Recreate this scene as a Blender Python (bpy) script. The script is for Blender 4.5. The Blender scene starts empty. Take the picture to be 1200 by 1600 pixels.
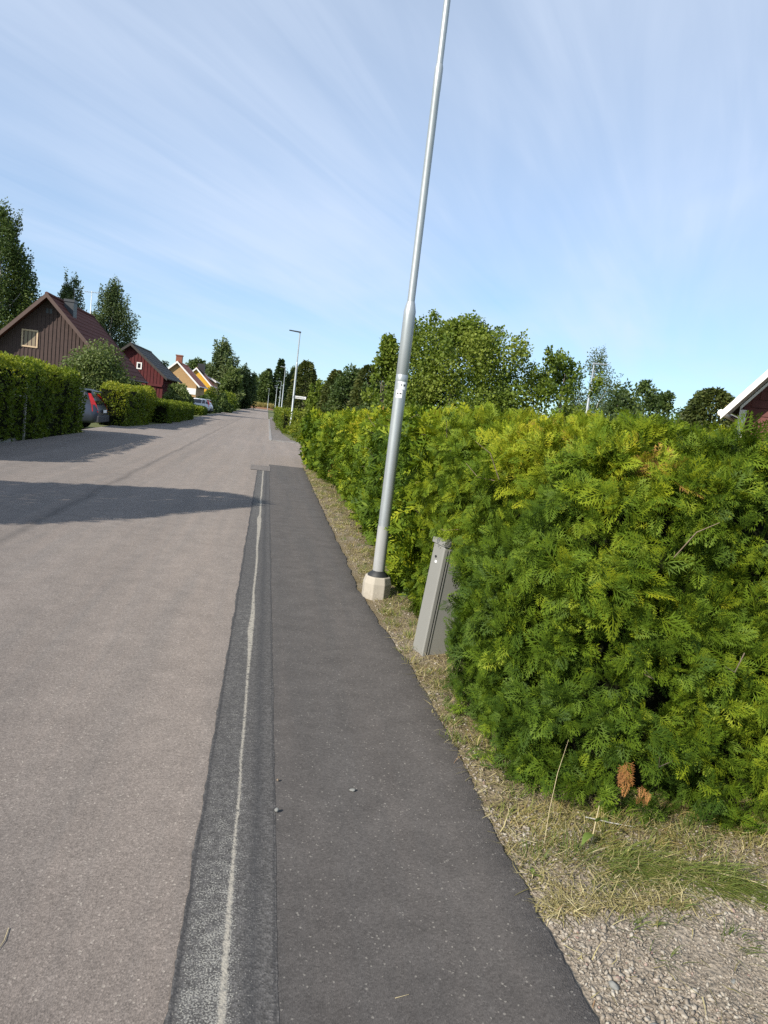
import bpy, math, random
import numpy as np
from mathutils import Vector

R = math.radians
SC = bpy.context.scene
COL = SC.collection

# ------------------------------------------------------------------ camera
cam_d = bpy.data.cameras.new('camera')
cam = bpy.data.objects.new('camera', cam_d); COL.objects.link(cam); SC.camera = cam
cam_d.sensor_fit = 'VERTICAL'; cam_d.sensor_height = 24.0
cam_d.lens = 24.0*1110/1600
cam_d.clip_start = 0.05; cam_d.clip_end = 3000
PITCH, YAW, ROLL = R(7.4533), R(-10.1168), R(6.85)
_f = Vector((math.sin(-YAW)*math.cos(PITCH), math.cos(-YAW)*math.cos(PITCH), -math.sin(PITCH)))
_r = Vector((math.cos(-YAW), -math.sin(-YAW), 0))
_u = _r.cross(_f)
_rr = _r*math.cos(ROLL)+_u*math.sin(ROLL)       # scene leans clockwise in the frame
_uu = -_r*math.sin(ROLL)+_u*math.cos(ROLL)
from mathutils import Matrix
m3 = Matrix((_rr, _uu, -_f)).transposed()
cam.matrix_world = Matrix.Translation((0, 0, 1.55)) @ m3.to_4x4()

# ------------------------------------------------------------------ sun, sky, exposure
SUN_ELEV = R(31.5)
SHADOW_DIR = Vector((0.79, 0.61, 0)).normalized()
sun_d = bpy.data.lights.new('sun', 'SUN'); sun_d.energy = 4.6; sun_d.angle = R(0.53)
sun_d.color = (1.0, 0.93, 0.82)
sun = bpy.data.objects.new('sun', sun_d); COL.objects.link(sun)
_travel = SHADOW_DIR*math.cos(SUN_ELEV)+Vector((0, 0, -math.sin(SUN_ELEV)))
sun.rotation_euler = _travel.to_track_quat('-Z', 'Y').to_euler()
sun.location = (-20, -20, 30)

world = bpy.data.worlds.new('World'); SC.world = world; world.use_nodes = True
nt = world.node_tree; nt.nodes.clear()
def N(t, typ, **kw):
    n = t.nodes.new(typ)
    for k, v in kw.items(): setattr(n, k, v)
    return n
def L(t, a, b): t.links.new(a, b)
def math_n(t, op, a, b=None, c=None, clamp=False):
    n = N(t, 'ShaderNodeMath', operation=op); n.use_clamp = clamp
    for i, v in enumerate((a, b, c)):
        if v is None: continue
        if isinstance(v, (int, float)): n.inputs[i].default_value = v
        else: L(t, v, n.inputs[i])
    return n.outputs[0]
def ramp(t, fac, stops, interp='LINEAR'):
    n = N(t, 'ShaderNodeValToRGB'); n.color_ramp.interpolation = interp
    e = n.color_ramp.elements
    while len(e) < len(stops): e.new(0.5)
    for el, (p, c) in zip(e, stops):
        el.position = p
        el.color = (c[0], c[1], c[2], 1) if not isinstance(c, (int, float)) else (c, c, c, 1)
    if fac is not None: L(t, fac, n.inputs[0])
    return n.outputs[0]
def mixc(t, fac, a, b, mode='MIX'):
    n = N(t, 'ShaderNodeMix', data_type='RGBA', blend_type=mode)
    for i, v in ((0, fac), (6, a), (7, b)):
        if isinstance(v, (int, float)): n.inputs[i].default_value = v
        elif isinstance(v, tuple): n.inputs[i].default_value = (v[0], v[1], v[2], 1)
        else: L(t, v, n.inputs[i])
    return n.outputs[2]
def noise(t, vec, scale, detail=4, rough=0.55, lac=2.0, dist=0.0):
    n = N(t, 'ShaderNodeTexNoise'); n.inputs['Scale'].default_value = scale
    n.inputs['Detail'].default_value = detail; n.inputs['Roughness'].default_value = rough
    n.inputs['Lacunarity'].default_value = lac; n.inputs['Distortion'].default_value = dist
    if vec is not None: L(t, vec, n.inputs['Vector'])
    return n.outputs['Fac']
def vmath(t, op, a, b):
    n = N(t, 'ShaderNodeVectorMath', operation=op)
    for i, v in enumerate((a, b)):
        if isinstance(v, tuple): n.inputs[i].default_value = v
        else: L(t, v, n.inputs[i])
    return n.outputs[0]

sky = N(nt, 'ShaderNodeTexSky', sky_type='NISHITA'); sky.sun_disc = False
sky.sun_elevation = SUN_ELEV
sky.sun_rotation = math.atan2(-SHADOW_DIR.x, -SHADOW_DIR.y)   # same direction as the lamp
sky.air_density = 1.0; sky.dust_density = 0.15; sky.ozone_density = 2.2
tc = N(nt, 'ShaderNodeTexCoord')
sep = N(nt, 'ShaderNodeSeparateXYZ'); L(nt, tc.outputs['Generated'], sep.inputs[0])
zc = math_n(nt, 'ADD', math_n(nt, 'MAXIMUM', sep.outputs[2], 0.0), 0.09)
px = math_n(nt, 'DIVIDE', sep.outputs[0], zc); py = math_n(nt, 'DIVIDE', sep.outputs[1], zc)
AZ = R(34)      # the cirrus bands run along this bearing
al = math_n(nt, 'ADD', math_n(nt, 'MULTIPLY', px, math.sin(AZ)), math_n(nt, 'MULTIPLY', py, math.cos(AZ)))
ac = math_n(nt, 'SUBTRACT', math_n(nt, 'MULTIPLY', px, math.cos(AZ)), math_n(nt, 'MULTIPLY', py, math.sin(AZ)))
def cvec(sa, sc_, off):
    c = N(nt, 'ShaderNodeCombineXYZ')
    L(nt, math_n(nt, 'MULTIPLY', ac, sc_), c.inputs[0]); L(nt, math_n(nt, 'MULTIPLY', al, sa), c.inputs[1])
    c.inputs[2].default_value = off
    return c.outputs[0]
broad = noise(nt, cvec(0.30, 0.55, 3.3), 1.0, 4, 0.5, dist=0.8)
streak = noise(nt, cvec(0.22, 1.3, 7.1), 1.0, 5, 0.5, dist=1.1)
fine = noise(nt, cvec(0.5, 4.0, 1.7), 1.0, 5, 0.55, dist=1.2)
cl = math_n(nt, 'ADD', math_n(nt, 'MULTIPLY', broad, 0.62), math_n(nt, 'ADD', math_n(nt, 'MULTIPLY', streak, 0.30), math_n(nt, 'MULTIPLY', fine, 0.16)))
clf = ramp(nt, cl, [(0.40, 0.24), (0.54, 0.46), (0.63, 0.68), (0.74, 0.84)])
clf2 = N(nt, 'ShaderNodeSeparateColor'); L(nt, clf, clf2.inputs[0])
fade = math_n(nt, 'MULTIPLY', sep.outputs[2], 6.0, clamp=True)
cfac = math_n(nt, 'MULTIPLY', clf2.outputs[0], math_n(nt, 'ADD', math_n(nt, 'MULTIPLY', fade, 0.75), 0.25))
skyc = mixc(nt, 1.0, sky.outputs[0], ramp(nt, sep.outputs[2], [(0.0, (0.58, 0.77, 0.95)), (0.12, (0.66, 0.83, 0.99)), (0.30, (0.95, 1.03, 1.08)), (0.55, (1.25, 1.18, 1.08)), (1.0, (1.3, 1.2, 1.1))]), 'MULTIPLY')
cloudc = (4.8, 5.5, 6.7)
mixed = mixc(nt, cfac, skyc, cloudc)
bg = N(nt, 'ShaderNodeBackground'); bg.inputs[1].default_value = 0.112
L(nt, mixed, bg.inputs[0])
wo = N(nt, 'ShaderNodeOutputWorld'); L(nt, bg.outputs[0], wo.inputs[0])

SC.view_settings.view_transform = 'Standard'; SC.view_settings.look = 'None'
SC.view_settings.gamma = 1.0; SC.view_settings.use_curve_mapping = False
SC.view_settings.exposure = 0.52
SC.render.engine = 'CYCLES'
SC.cycles.max_bounces = 6; SC.cycles.diffuse_bounces = 3; SC.cycles.transmission_bounces = 4
SC.cycles.transparent_max_bounces = 4
SC.cycles.use_adaptive_sampling = False; SC.cycles.use_denoising = False; SC.cycles.sample_clamp_indirect = 4.0
SC.cycles.pixel_filter_type = 'BLACKMAN_HARRIS'; SC.cycles.filter_width = 1.5

# ------------------------------------------------------------------ materials
def newmat(name):
    m = bpy.data.materials.new(name); m.use_nodes = True
    t = m.node_tree; t.nodes.clear()
    out = N(t, 'ShaderNodeOutputMaterial')
    b = N(t, 'ShaderNodeBsdfPrincipled'); L(t, b.outputs[0], out.inputs[0])
    return m, t, b, out
def objco(t):
    return N(t, 'ShaderNodeTexCoord').outputs['Object']
def bump(t, b, h, strength=0.3, dist=0.01):
    n = N(t, 'ShaderNodeBump'); n.inputs['Strength'].default_value = strength
    n.inputs['Distance'].default_value = dist
    L(t, h, n.inputs['Height']); L(t, n.outputs[0], b.inputs['Normal'])
def mat_plain(name, col, rough=0.6, metal=0.0, vary=0.15, scale=6.0, spec=0.5, bmp=0.0):
    m, t, b, o = newmat(name)
    co = objco(t)
    n = noise(t, co, scale, 5, 0.6)
    c = ramp(t, n, [(0.25, tuple(x*(1-vary) for x in col)), (0.75, tuple(min(1, x*(1+vary)) for x in col))])
    L(t, c, b.inputs['Base Color'])
    b.inputs['Roughness'].default_value = rough; b.inputs['Metallic'].default_value = metal
    b.inputs['Specular IOR Level'].default_value = spec
    if bmp: bump(t, b, noise(t, co, scale*8, 4), bmp, 0.005)
    return m
def mat_leaf(name, stops, trans=0.3, rough=0.55, spec=0.25):
    m, t, b, o = newmat(name)
    a = N(t, 'ShaderNodeAttribute', attribute_name='tint')
    c = ramp(t, a.outputs['Fac'], stops)
    L(t, c, b.inputs['Base Color']); b.inputs['Roughness'].default_value = rough
    b.inputs['Specular IOR Level'].default_value = spec
    tr = N(t, 'ShaderNodeBsdfTranslucent')
    L(t, mixc(t, 1.0, c, (1.25, 1.3, 0.6), 'MULTIPLY'), tr.inputs[0])
    mx = N(t, 'ShaderNodeMixShader'); mx.inputs[0].default_value = trans
    L(t, b.outputs[0], mx.inputs[1]); L(t, tr.outputs[0], mx.inputs[2]); L(t, mx.outputs[0], o.inputs[0])
    return m
def mat_tint(name, stops, rough=0.8, spec=0.3, bscale=None):
    m, t, b, o = newmat(name)
    a = N(t, 'ShaderNodeAttribute', attribute_name='tint')
    c = ramp(t, a.outputs['Fac'], stops)
    if bscale:
        n = noise(t, objco(t), bscale, 4, 0.65)
        c = mixc(t, 1.0, c, ramp(t, n, [(0.3, 0.75), (0.7, 1.15)]), 'MULTIPLY')
        bump(t, b, n, 0.4, 0.004)
    L(t, c, b.inputs['Base Color']); b.inputs['Roughness'].default_value = rough
    b.inputs['Specular IOR Level'].default_value = spec
    return m

def asphalt(name, base, warm, fleck, light_amt=0.5, seam=False, patches=0.2):
    """Aggregate in three sizes, slow stains, wheel polish."""
    m, t, b, o = newmat(name)
    co = objco(t)
    v = N(t, 'ShaderNodeTexVoronoi'); v.inputs['Scale'].default_value = 175; L(t, co, v.inputs['Vector'])
    sc1 = N(t, 'ShaderNodeSeparateColor'); L(t, v.outputs['Color'], sc1.inputs[0])
    agg = ramp(t, sc1.outputs[0], [(0.0, 0.55), (0.35, 0.88), (0.7, 1.08), (0.93, 1.28), (1.0, 1.6)])
    v2 = N(t, 'ShaderNodeTexVoronoi'); v2.inputs['Scale'].default_value = 340; L(t, co, v2.inputs['Vector'])
    sc2 = N(t, 'ShaderNodeSeparateColor'); L(t, v2.outputs['Color'], sc2.inputs[0])
    agg2 = ramp(t, sc2.outputs[1], [(0.0, 0.7), (0.6, 1.05), (1.0, 1.3)])
    slow = noise(t, co, 0.55, 5, 0.6); mid = noise(t, co, 5.0, 5, 0.65)
    c = mixc(t, slow, base, warm)
    c = mixc(t, 1.0, c, ramp(t, mid, [(0.3, 1-patches), (0.7, 1+patches)]), 'MULTIPLY')
    c = mixc(t, light_amt, c, mixc(t, 1.0, c, agg, 'MULTIPLY'))
    c = mixc(t, light_amt*0.8, c, mixc(t, 1.0, c, agg2, 'MULTIPLY'))
    # scattered pale chips
    fl = ramp(t, sc1.outputs[2], [(0.0, 0.0), (0.985, 0.0), (0.993, 1.0)])
    c = mixc(t, math_n(t, 'MULTIPLY', fl, 0.6), c, fleck)
    lane = noise(t, vmath(t, 'MULTIPLY', co, (5.0, 0.22, 1)), 1.0, 4, 0.6, dist=0.6)
    c = mixc(t, 1.0, c, ramp(t, lane, [(0.3, (0.93, 0.94, 0.95)), (0.7, (1.09, 1.06, 1.04))]), 'MULTIPLY')
    if seam:
        s = N(t, 'ShaderNodeSeparateXYZ'); L(t, co, s.inputs[0])
        wob = math_n(t, 'MULTIPLY', math_n(t, 'SUBTRACT', noise(t, co, 0.7, 3), 0.5), 0.25)
        d = math_n(t, 'ABSOLUTE', math_n(t, 'ADD', math_n(t, 'ADD', s.outputs[0], 2.35), wob))
        sm = math_n(t, 'SUBTRACT', 1.0, math_n(t, 'MULTIPLY', d, 11.0), clamp=True)
        sm = math_n(t, 'MULTIPLY', sm, math_n(t, 'MULTIPLY', noise(t, co, 1.3, 4), 0.75))
        c = mixc(t, sm, c, (0.05, 0.045, 0.042))
        crk = ramp(t, noise(t, vmath(t, 'MULTIPLY', co, (2.2, 0.5, 1)), 1.0, 6, 0.7, dist=1.5), [(0.0, 0.0), (0.492, 0.0), (0.5, 1.0), (0.508, 0.0)])
        c = mixc(t, math_n(t, 'MULTIPLY', crk, math_n(t, 'MULTIPLY', noise(t, co, 0.35, 2), 0.28)), c, (0.075, 0.067, 0.06))
        stn = ramp(t, noise(t, co, 1.7, 6, 0.7), [(0.58, 0.0), (0.75, 1.0)])
        c = mixc(t, math_n(t, 'MULTIPLY', stn, 0.22), c, (0.09, 0.08, 0.072))
        # long tyre-polished lanes
        st = noise(t, vmath(t, 'MULTIPLY', co, (1.4, 0.03, 1)), 1.0, 3)
        c = mixc(t, 1.0, c, ramp(t, st, [(0.3, 0.9), (0.7, 1.08)]), 'MULTIPLY')
    L(t, c, b.inputs['Base Color'])
    b.inputs['Roughness'].default_value = 0.88; b.inputs['Specular IOR Level'].default_value = 0.25; b.inputs['Diffuse Roughness'].default_value = 1.0
    h = math_n(t, 'ADD', v.outputs['Distance'], math_n(t, 'MULTIPLY', v2.outputs['Distance'], 0.5))
    bump(t, b, h, 0.35, 0.004)
    return m

M = {}
M['road'] = asphalt('road_asphalt', (0.160, 0.140, 0.126), (0.195, 0.171, 0.153), (0.36, 0.33, 0.29), 0.6, True, 0.10)
M['walk'] = asphalt('footway_asphalt', (0.064, 0.060, 0.058), (0.079, 0.074, 0.071), (0.22, 0.21, 0.19), 0.5, False, 0.16)
M['farwalk'] = asphalt('far_footway_asphalt', (0.115, 0.105, 0.098), (0.135, 0.123, 0.115), (0.22, 0.21, 0.19), 0.5, False, 0.16)  # paler version of the footway asphalt, grazing brightness put into the colour
M['patch'] = asphalt('patch_asphalt', (0.075, 0.07, 0.068), (0.085, 0.08, 0.075), (0.22, 0.21, 0.19), 0.5, False, 0.16)

def strip_mat():
    m, t, b, o = newmat('filled_trench_asphalt')
    co = objco(t)
    s = N(t, 'ShaderNodeSeparateXYZ'); L(t, co, s.inputs[0])
    X, Y = s.outputs[0], s.outputs[1]
    wob = math_n(t, 'MULTIPLY', math_n(t, 'SUBTRACT', noise(t, co, 75, 5, 0.8), 0.5), 0.034)
    slowwob = math_n(t, 'MULTIPLY', math_n(t, 'SUBTRACT', noise(t, co, 0.8, 2), 0.5), 0.03)
    x = math_n(t, 'ADD', math_n(t, 'ADD', X, wob), slowwob)
    v = N(t, 'ShaderNodeTexVoronoi'); v.inputs['Scale'].default_value = 150; L(t, co, v.inputs['Vector'])
    sc1 = N(t, 'ShaderNodeSeparateColor'); L(t, v.outputs['Color'], sc1.inputs[0])
    c = mixc(t, noise(t, co, 4, 4), (0.076, 0.072, 0.069), (0.097, 0.092, 0.087))
    c = mixc(t, 0.7, c, mixc(t, 1.0, c, ramp(t, sc1.outputs[0], [(0, 0.5), (0.6, 1.05), (1, 1.7)]), 'MULTIPLY'))
    # darker trough right of the line
    dk = math_n(t, 'SUBTRACT', 1.0, math_n(t, 'MULTIPLY', math_n(t, 'ABSOLUTE', math_n(t, 'SUBTRACT', x, 0.105)), 28.0), clamp=True)
    c = mixc(t, math_n(t, 'MULTIPLY', dk, 0.5), c, (0.04, 0.04, 0.042))
    # sand lodged in the surface: density by distance to the line and by stretch of road
    near = ramp(t, Y, [(0.0, 1.0)])
    ny = math_n(t, 'MULTIPLY', Y, 0.1)
    dens_y = ramp(t, ny, [(0.16, 0.75), (0.23, 0.5), (0.30, 0.28), (0.42, 0.30), (0.5, 0.42), (0.62, 0.2), (0.85, 0.25), (0.99, 0.42)])
    left = ramp(t, math_n(t, 'ADD', math_n(t, 'MULTIPLY', x, 4.0), 0.5), [(0.10, 0.0), (0.2, 0.75), (0.55, 1.0), (0.66, 1.0), (0.74, 0.55), (0.85, 0.32), (0.98, 0.1), (1.0, 0.0)])
    dens = math_n(t, 'MULTIPLY', dens_y, left)
    sp = math_n(t, 'ADD', math_n(t, 'MULTIPLY', noise(t, co, 190, 2, 0.6), 0.72), math_n(t, 'MULTIPLY', noise(t, co, 22, 3), 0.28))
    thr = math_n(t, 'SUBTRACT', 0.63, math_n(t, 'MULTIPLY', dens, 0.22))
    sandf = math_n(t, 'MULTIPLY', math_n(t, 'SUBTRACT', sp, thr), 14.0, clamp=True)
    c = mixc(t, math_n(t, 'MULTIPLY', sandf, 0.85), c, (0.31, 0.30, 0.265))
    # the sand filled joint itself
    wl = ramp(t, ny, [(0.15, 0.0135), (0.24, 0.008), (0.36, 0.0085), (0.42, 0.011), (0.48, 0.022), (0.58, 0.011), (0.8, 0.014), (0.97, 0.032), (1.0, 0.016)])
    wls = N(t, 'ShaderNodeSeparateColor'); L(t, wl, wls.inputs[0])
    d = math_n(t, 'ABSOLUTE', math_n(t, 'SUBTRACT', x, 0.032))
    lf = math_n(t, 'MULTIPLY', math_n(t, 'SUBTRACT', wls.outputs[0], d), 150.0, clamp=True)
    brk = math_n(t, 'MULTIPLY', math_n(t, 'SUBTRACT', noise(t, co, 45, 5, 0.8), 0.36), 8.0, clamp=True)
    c = mixc(t, math_n(t, 'MULTIPLY', lf, brk), c, mixc(t, noise(t, co, 60, 3), (0.29, 0.265, 0.22), (0.40, 0.37, 0.31)))
    # bitumen sealing lines on both edges
    for cx, w in ((-0.094, 0.0075), (0.170, 0.0055)):
        d = math_n(t, 'ABSOLUTE', math_n(t, 'SUBTRACT', x, cx))
        lf = math_n(t, 'MULTIPLY', math_n(t, 'SUBTRACT', w, d), 260.0, clamp=True)
        c = mixc(t, math_n(t, 'MULTIPLY', math_n(t, 'MULTIPLY', lf, ramp(t, noise(t, co, 30, 4, 0.7), [(0.3, 0.35), (0.6, 1.0)])), 0.8), c, (0.038, 0.037, 0.038))
    L(t, c, b.inputs['Base Color']); b.inputs['Roughness'].default_value = 0.85
    b.inputs['Specular IOR Level'].default_value = 0.25
    bump(t, b, v.outputs['Distance'], 0.35, 0.004)
    return m
M['strip'] = strip_mat()

def soil_mat():
    m, t, b, o = newmat('gravelly_soil')
    co = objco(t)
    n = noise(t, co, 2.2, 6, 0.65); f = noise(t, co, 60, 5, 0.7)
    v = N(t, 'ShaderNodeTexVoronoi'); v.inputs['Scale'].default_value = 75; L(t, co, v.inputs['Vector'])
    sc1 = N(t, 'ShaderNodeSeparateColor'); L(t, v.outputs['Color'], sc1.inputs[0])
    c = mixc(t, n, (0.21, 0.175, 0.135), (0.30, 0.26, 0.21))
    s = N(t, 'ShaderNodeSeparateXYZ'); L(t, co, s.inputs[0])
    th = math_n(t, 'MULTIPLY', math_n(t, 'SUBTRACT', math_n(t, 'ADD', s.outputs[1], math_n(t, 'MULTIPLY', noise(t, co, 5, 4), 0.5)), 2.35), 3.5, clamp=True)
    pch = ramp(t, noise(t, co, 3.1, 4), [(0.35, 0.45), (0.6, 1.0)])
    c = mixc(t, math_n(t, 'MULTIPLY', th, pch), c, mixc(t, noise(t, co, 30, 5, 0.7), (0.12, 0.09, 0.05), (0.27, 0.215, 0.12)))
    c = mixc(t, 0.6, c, mixc(t, 1.0, c, ramp(t, sc1.outputs[0], [(0, 0.6), (0.6, 1.05), (1, 1.45)]), 'MULTIPLY'))
    c = mixc(t, 0.6, c, mixc(t, 1.0, c, ramp(t, f, [(0.3, 0.65), (0.7, 1.25)]), 'MULTIPLY'))
    L(t, c, b.inputs['Base Color']); b.inputs['Roughness'].default_value = 0.95
    b.inputs['Specular IOR Level'].default_value = 0.15
    bump(t, b, math_n(t, 'ADD', v.outputs['Distance'], f), 0.7, 0.012)
    return m
M['soil'] = soil_mat()
def lawn_mat():
    m, t, b, o = newmat('rough_lawn')
    co = objco(t)
    n = noise(t, co, 0.25, 6, 0.65); f = noise(t, co, 9, 6, 0.7)
    c = mixc(t, n, (0.075, 0.10, 0.025), (0.14, 0.14, 0.045))
    c = mixc(t, 0.7, c, mixc(t, 1.0, c, ramp(t, f, [(0.3, 0.6), (0.7, 1.3)]), 'MULTIPLY'))
    L(t, c, b.inputs['Base Color']); b.inputs['Roughness'].default_value = 0.95
    bump(t, b, f, 0.8, 0.05)
    return m
M['lawn'] = lawn_mat()
M['stone'] = mat_tint('verge_stones', [(0, (0.20, 0.17, 0.135)), (0.35, (0.265, 0.228, 0.182)), (0.75, (0.325, 0.285, 0.232)), (0.95, (0.40, 0.365, 0.305)), (1, (0.27, 0.17, 0.14))], 0.9, 0.2, 90)
M['granite'] = mat_plain('pale_granite', (0.20, 0.20, 0.185), 0.8, vary=0.3, scale=60, bmp=0.4)
M['straw'] = mat_leaf('dry_straw', [(0, (0.16, 0.14, 0.05)), (0.3, (0.30, 0.26, 0.11)), (0.7, (0.46, 0.39, 0.19)), (0.9, (0.54, 0.48, 0.28)), (1, (0.24, 0.13, 0.07))], 0.2)
M['grass'] = mat_leaf('verge_grass', [(0, (0.07, 0.12, 0.02)), (0.45, (0.14, 0.19, 0.04)), (0.75, (0.25, 0.25, 0.07)), (1, (0.42, 0.33, 0.13))], 0.3)
M['weed'] = mat_leaf('broad_weed', [(0, (0.10, 0.17, 0.03)), (1, (0.22, 0.29, 0.07))], 0.3)
M['thuja'] = mat_leaf('thuja_sprays', [(0, (0.033, 0.066, 0.008)), (0.35, (0.105, 0.165, 0.012)), (0.65, (0.235, 0.275, 0.015)), (0.86, (0.37, 0.35, 0.022)), (0.94, (0.26, 0.19, 0.04)), (1, (0.24, 0.12, 0.04))], 0.2, 0.6, 0.14)
M['thuja_dead'] = mat_leaf('dead_thuja_sprays', [(0, (0.30, 0.13, 0.04)), (1, (0.46, 0.23, 0.09))], 0.25)
M['core'] = mat_plain('hedge_core_shade', (0.011, 0.013, 0.006), 1.0, vary=0.5, scale=25, spec=0.05)  # near-black: the shade inside the hedge is put into the colour
M['twig'] = mat_plain('bare_twigs', (0.20, 0.15, 0.10), 0.9, vary=0.3, scale=30)
M['bark'] = mat_plain('grey_bark', (0.13, 0.11, 0.09), 0.95, vary=0.4, scale=10, bmp=0.5)
M['birchbark'] = mat_plain('birch_bark', (0.5, 0.48, 0.45), 0.85, vary=0.45, scale=5, bmp=0.3)
M['leaf_hedge'] = mat_leaf('privet_leaves', [(0, (0.055, 0.095, 0.012)), (0.4, (0.115, 0.16, 0.016)), (0.7, (0.22, 0.25, 0.022)), (1, (0.34, 0.32, 0.035))], 0.38)
M['leaf_maple'] = mat_leaf('maple_leaves', [(0, (0.065, 0.11, 0.015)), (0.5, (0.145, 0.195, 0.025)), (1, (0.26, 0.30, 0.055))], 0.35)
M['leaf_birch'] = mat_leaf('birch_leaves', [(0, (0.045, 0.07, 0.026)), (0.5, (0.09, 0.125, 0.045)), (1, (0.17, 0.20, 0.085))], 0.3)
M['leaf_dark'] = mat_leaf('dark_leaves', [(0, (0.032, 0.056, 0.014)), (0.5, (0.065, 0.10, 0.024)), (1, (0.125, 0.16, 0.04))], 0.25)
M['leaf_grey'] = mat_leaf('lilac_leaves', [(0, (0.06, 0.095, 0.025)), (0.5, (0.115, 0.155, 0.045)), (1, (0.22, 0.25, 0.11))], 0.3)
M['needles'] = mat_leaf('conifer_needles', [(0, (0.022, 0.045, 0.014)), (0.6, (0.05, 0.08, 0.022)), (1, (0.09, 0.11, 0.03))], 0.15)
M['thuja_brown'] = mat_leaf('bronzed_conifer', [(0, (0.035, 0.055, 0.014)), (0.6, (0.085, 0.10, 0.022)), (1, (0.17, 0.13, 0.035))], 0.2)
M['spirea'] = mat_leaf('yellow_green_leaves', [(0, (0.08, 0.12, 0.015)), (0.5, (0.18, 0.22, 0.025)), (1, (0.30, 0.30, 0.035))], 0.32)
M['reed'] = mat_leaf('dry_reeds', [(0, (0.22, 0.19, 0.06)), (1, (0.40, 0.33, 0.13))], 0.25)
M['concrete'] = mat_plain('cast_concrete', (0.40, 0.36, 0.295), 0.9, vary=0.22, scale=14, bmp=0.5)
M['galv'] = mat_plain('galvanised_steel', (0.40, 0.43, 0.44), 0.45, 0.5, vary=0.14, scale=9)
M['polepaint'] = mat_plain('pole_foot_grey', (0.34, 0.345, 0.34), 0.5, 0.1, vary=0.05, scale=6)
def weathered(name, col, dirt, rough, metal, zdirt, streak):
    m, t, b, o = newmat(name); co = objco(t)
    n = noise(t, vmath(t, 'MULTIPLY', co, (45, 45, streak)), 1.0, 5, 0.65); f = noise(t, co, 35, 5, 0.7); sl = noise(t, co, 3.0, 4, 0.6)
    c = mixc(t, n, tuple(x*0.86 for x in col), tuple(min(1, x*1.12) for x in col))
    c = mixc(t, 1.0, c, ramp(t, sl, [(0.3, 0.92), (0.7, 1.06)]), 'MULTIPLY')
    s = N(t, 'ShaderNodeSeparateXYZ'); L(t, co, s.inputs[0])
    d = math_n(t, 'SUBTRACT', math_n(t, 'MULTIPLY', f, 1.5), math_n(t, 'ADD', 0.45, math_n(t, 'MULTIPLY', s.outputs[2], zdirt)), clamp=True)
    c = mixc(t, math_n(t, 'MULTIPLY', d, 0.8), c, dirt)
    sp = ramp(t, noise(t, co, 90, 3, 0.6), [(0.66, 0.0), (0.74, 1.0)])
    c = mixc(t, math_n(t, 'MULTIPLY', sp, 0.25), c, dirt)
    L(t, c, b.inputs['Base Color']); b.inputs['Roughness'].default_value = rough; b.inputs['Metallic'].default_value = metal
    bump(t, b, f, 0.08, 0.003)
    return m
M['cabinet'] = weathered('weathered_cabinet_plastic', (0.24, 0.237, 0.217), (0.13, 0.105, 0.075), 0.55, 0.0, 5.0, 3.0)
M['galv'] = weathered('galvanised_steel_mottled', (0.40, 0.43, 0.44), (0.22, 0.22, 0.21), 0.45, 0.5, 2.0, 6.0)
M['polepaint'] = weathered('pole_foot_paint', (0.34, 0.345, 0.34), (0.20, 0.17, 0.13), 0.55, 0.0, 3.0, 5.0)
M['concrete'] = weathered('stained_concrete', (0.41, 0.37, 0.305), (0.17, 0.14, 0.10), 0.92, 0.0, 4.0, 20.0)
M['rubber'] = mat_plain('black_rubber', (0.02, 0.022, 0.024), 0.6, vary=0.2)
M['cabinet'] = mat_plain('cabinet_grey_plastic', (0.235, 0.232, 0.212), 0.5, vary=0.06, scale=3)
M['cabinet_d'] = mat_plain('cabinet_seam', (0.12, 0.12, 0.11), 0.7)
M['white'] = mat_plain('white_paint', (0.78, 0.77, 0.74), 0.5, vary=0.05)
M['sticker'] = mat_plain('white_label', (0.85, 0.86, 0.86), 0.4, vary=0.02)
M['ink'] = mat_plain('black_print', (0.02, 0.02, 0.022), 0.6)
M['darkmetal'] = mat_plain('dark_metal', (0.055, 0.06, 0.065), 0.55, 0.2)
M['brownwood'] = mat_plain('dark_brown_boards', (0.060, 0.036, 0.031), 0.8, vary=0.25, scale=5)
M['browntrim'] = mat_plain('brown_barge', (0.085, 0.050, 0.040), 0.65, vary=0.15)
M['browntile'] = mat_plain('brown_roof_tile', (0.10, 0.034, 0.026), 0.85, vary=0.3, scale=4, spec=0.15)
M['darktile'] = mat_plain('dark_roof_tile', (0.045, 0.038, 0.033), 0.8, vary=0.3, scale=4)
M['redtile'] = mat_plain('red_roof_tile', (0.36, 0.10, 0.056), 0.8, vary=0.25, scale=4)
M['redwood'] = mat_plain('dark_red_boards', (0.085, 0.010, 0.011), 0.8, vary=0.25, scale=4)
M['redwood2'] = mat_plain('weathered_red_boards', (0.10, 0.030, 0.025), 0.8, vary=0.3, scale=7, bmp=0.2)
M['yellow'] = mat_plain('yellow_boards', (0.62, 0.35, 0.03), 0.75, vary=0.12)
M['tanbrick'] = mat_plain('tan_brick', (0.40, 0.25, 0.115), 0.85, vary=0.2, scale=14)
M['brick'] = mat_plain('red_brick', (0.22, 0.08, 0.05), 0.9, vary=0.3, scale=14)
M['soffit'] = mat_plain('grey_soffit', (0.36, 0.34, 0.31), 0.8, vary=0.2, scale=9)
M['lightwood'] = mat_plain('light_wood', (0.52, 0.38, 0.24), 0.6, vary=0.15)
M['blind'] = mat_plain('beige_blind', (0.235, 0.185, 0.12), 0.55, vary=0.08)
M['glass'] = mat_plain('dark_glass', (0.02, 0.024, 0.028), 0.08, vary=0.2, spec=0.8)
M['carblue'] = mat_plain('dark_blue_car_paint', (0.05, 0.06, 0.085), 0.3, 0.4, vary=0.05)
M['carwhite'] = mat_plain('white_car_paint', (0.72, 0.73, 0.75), 0.3, vary=0.03)
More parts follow.
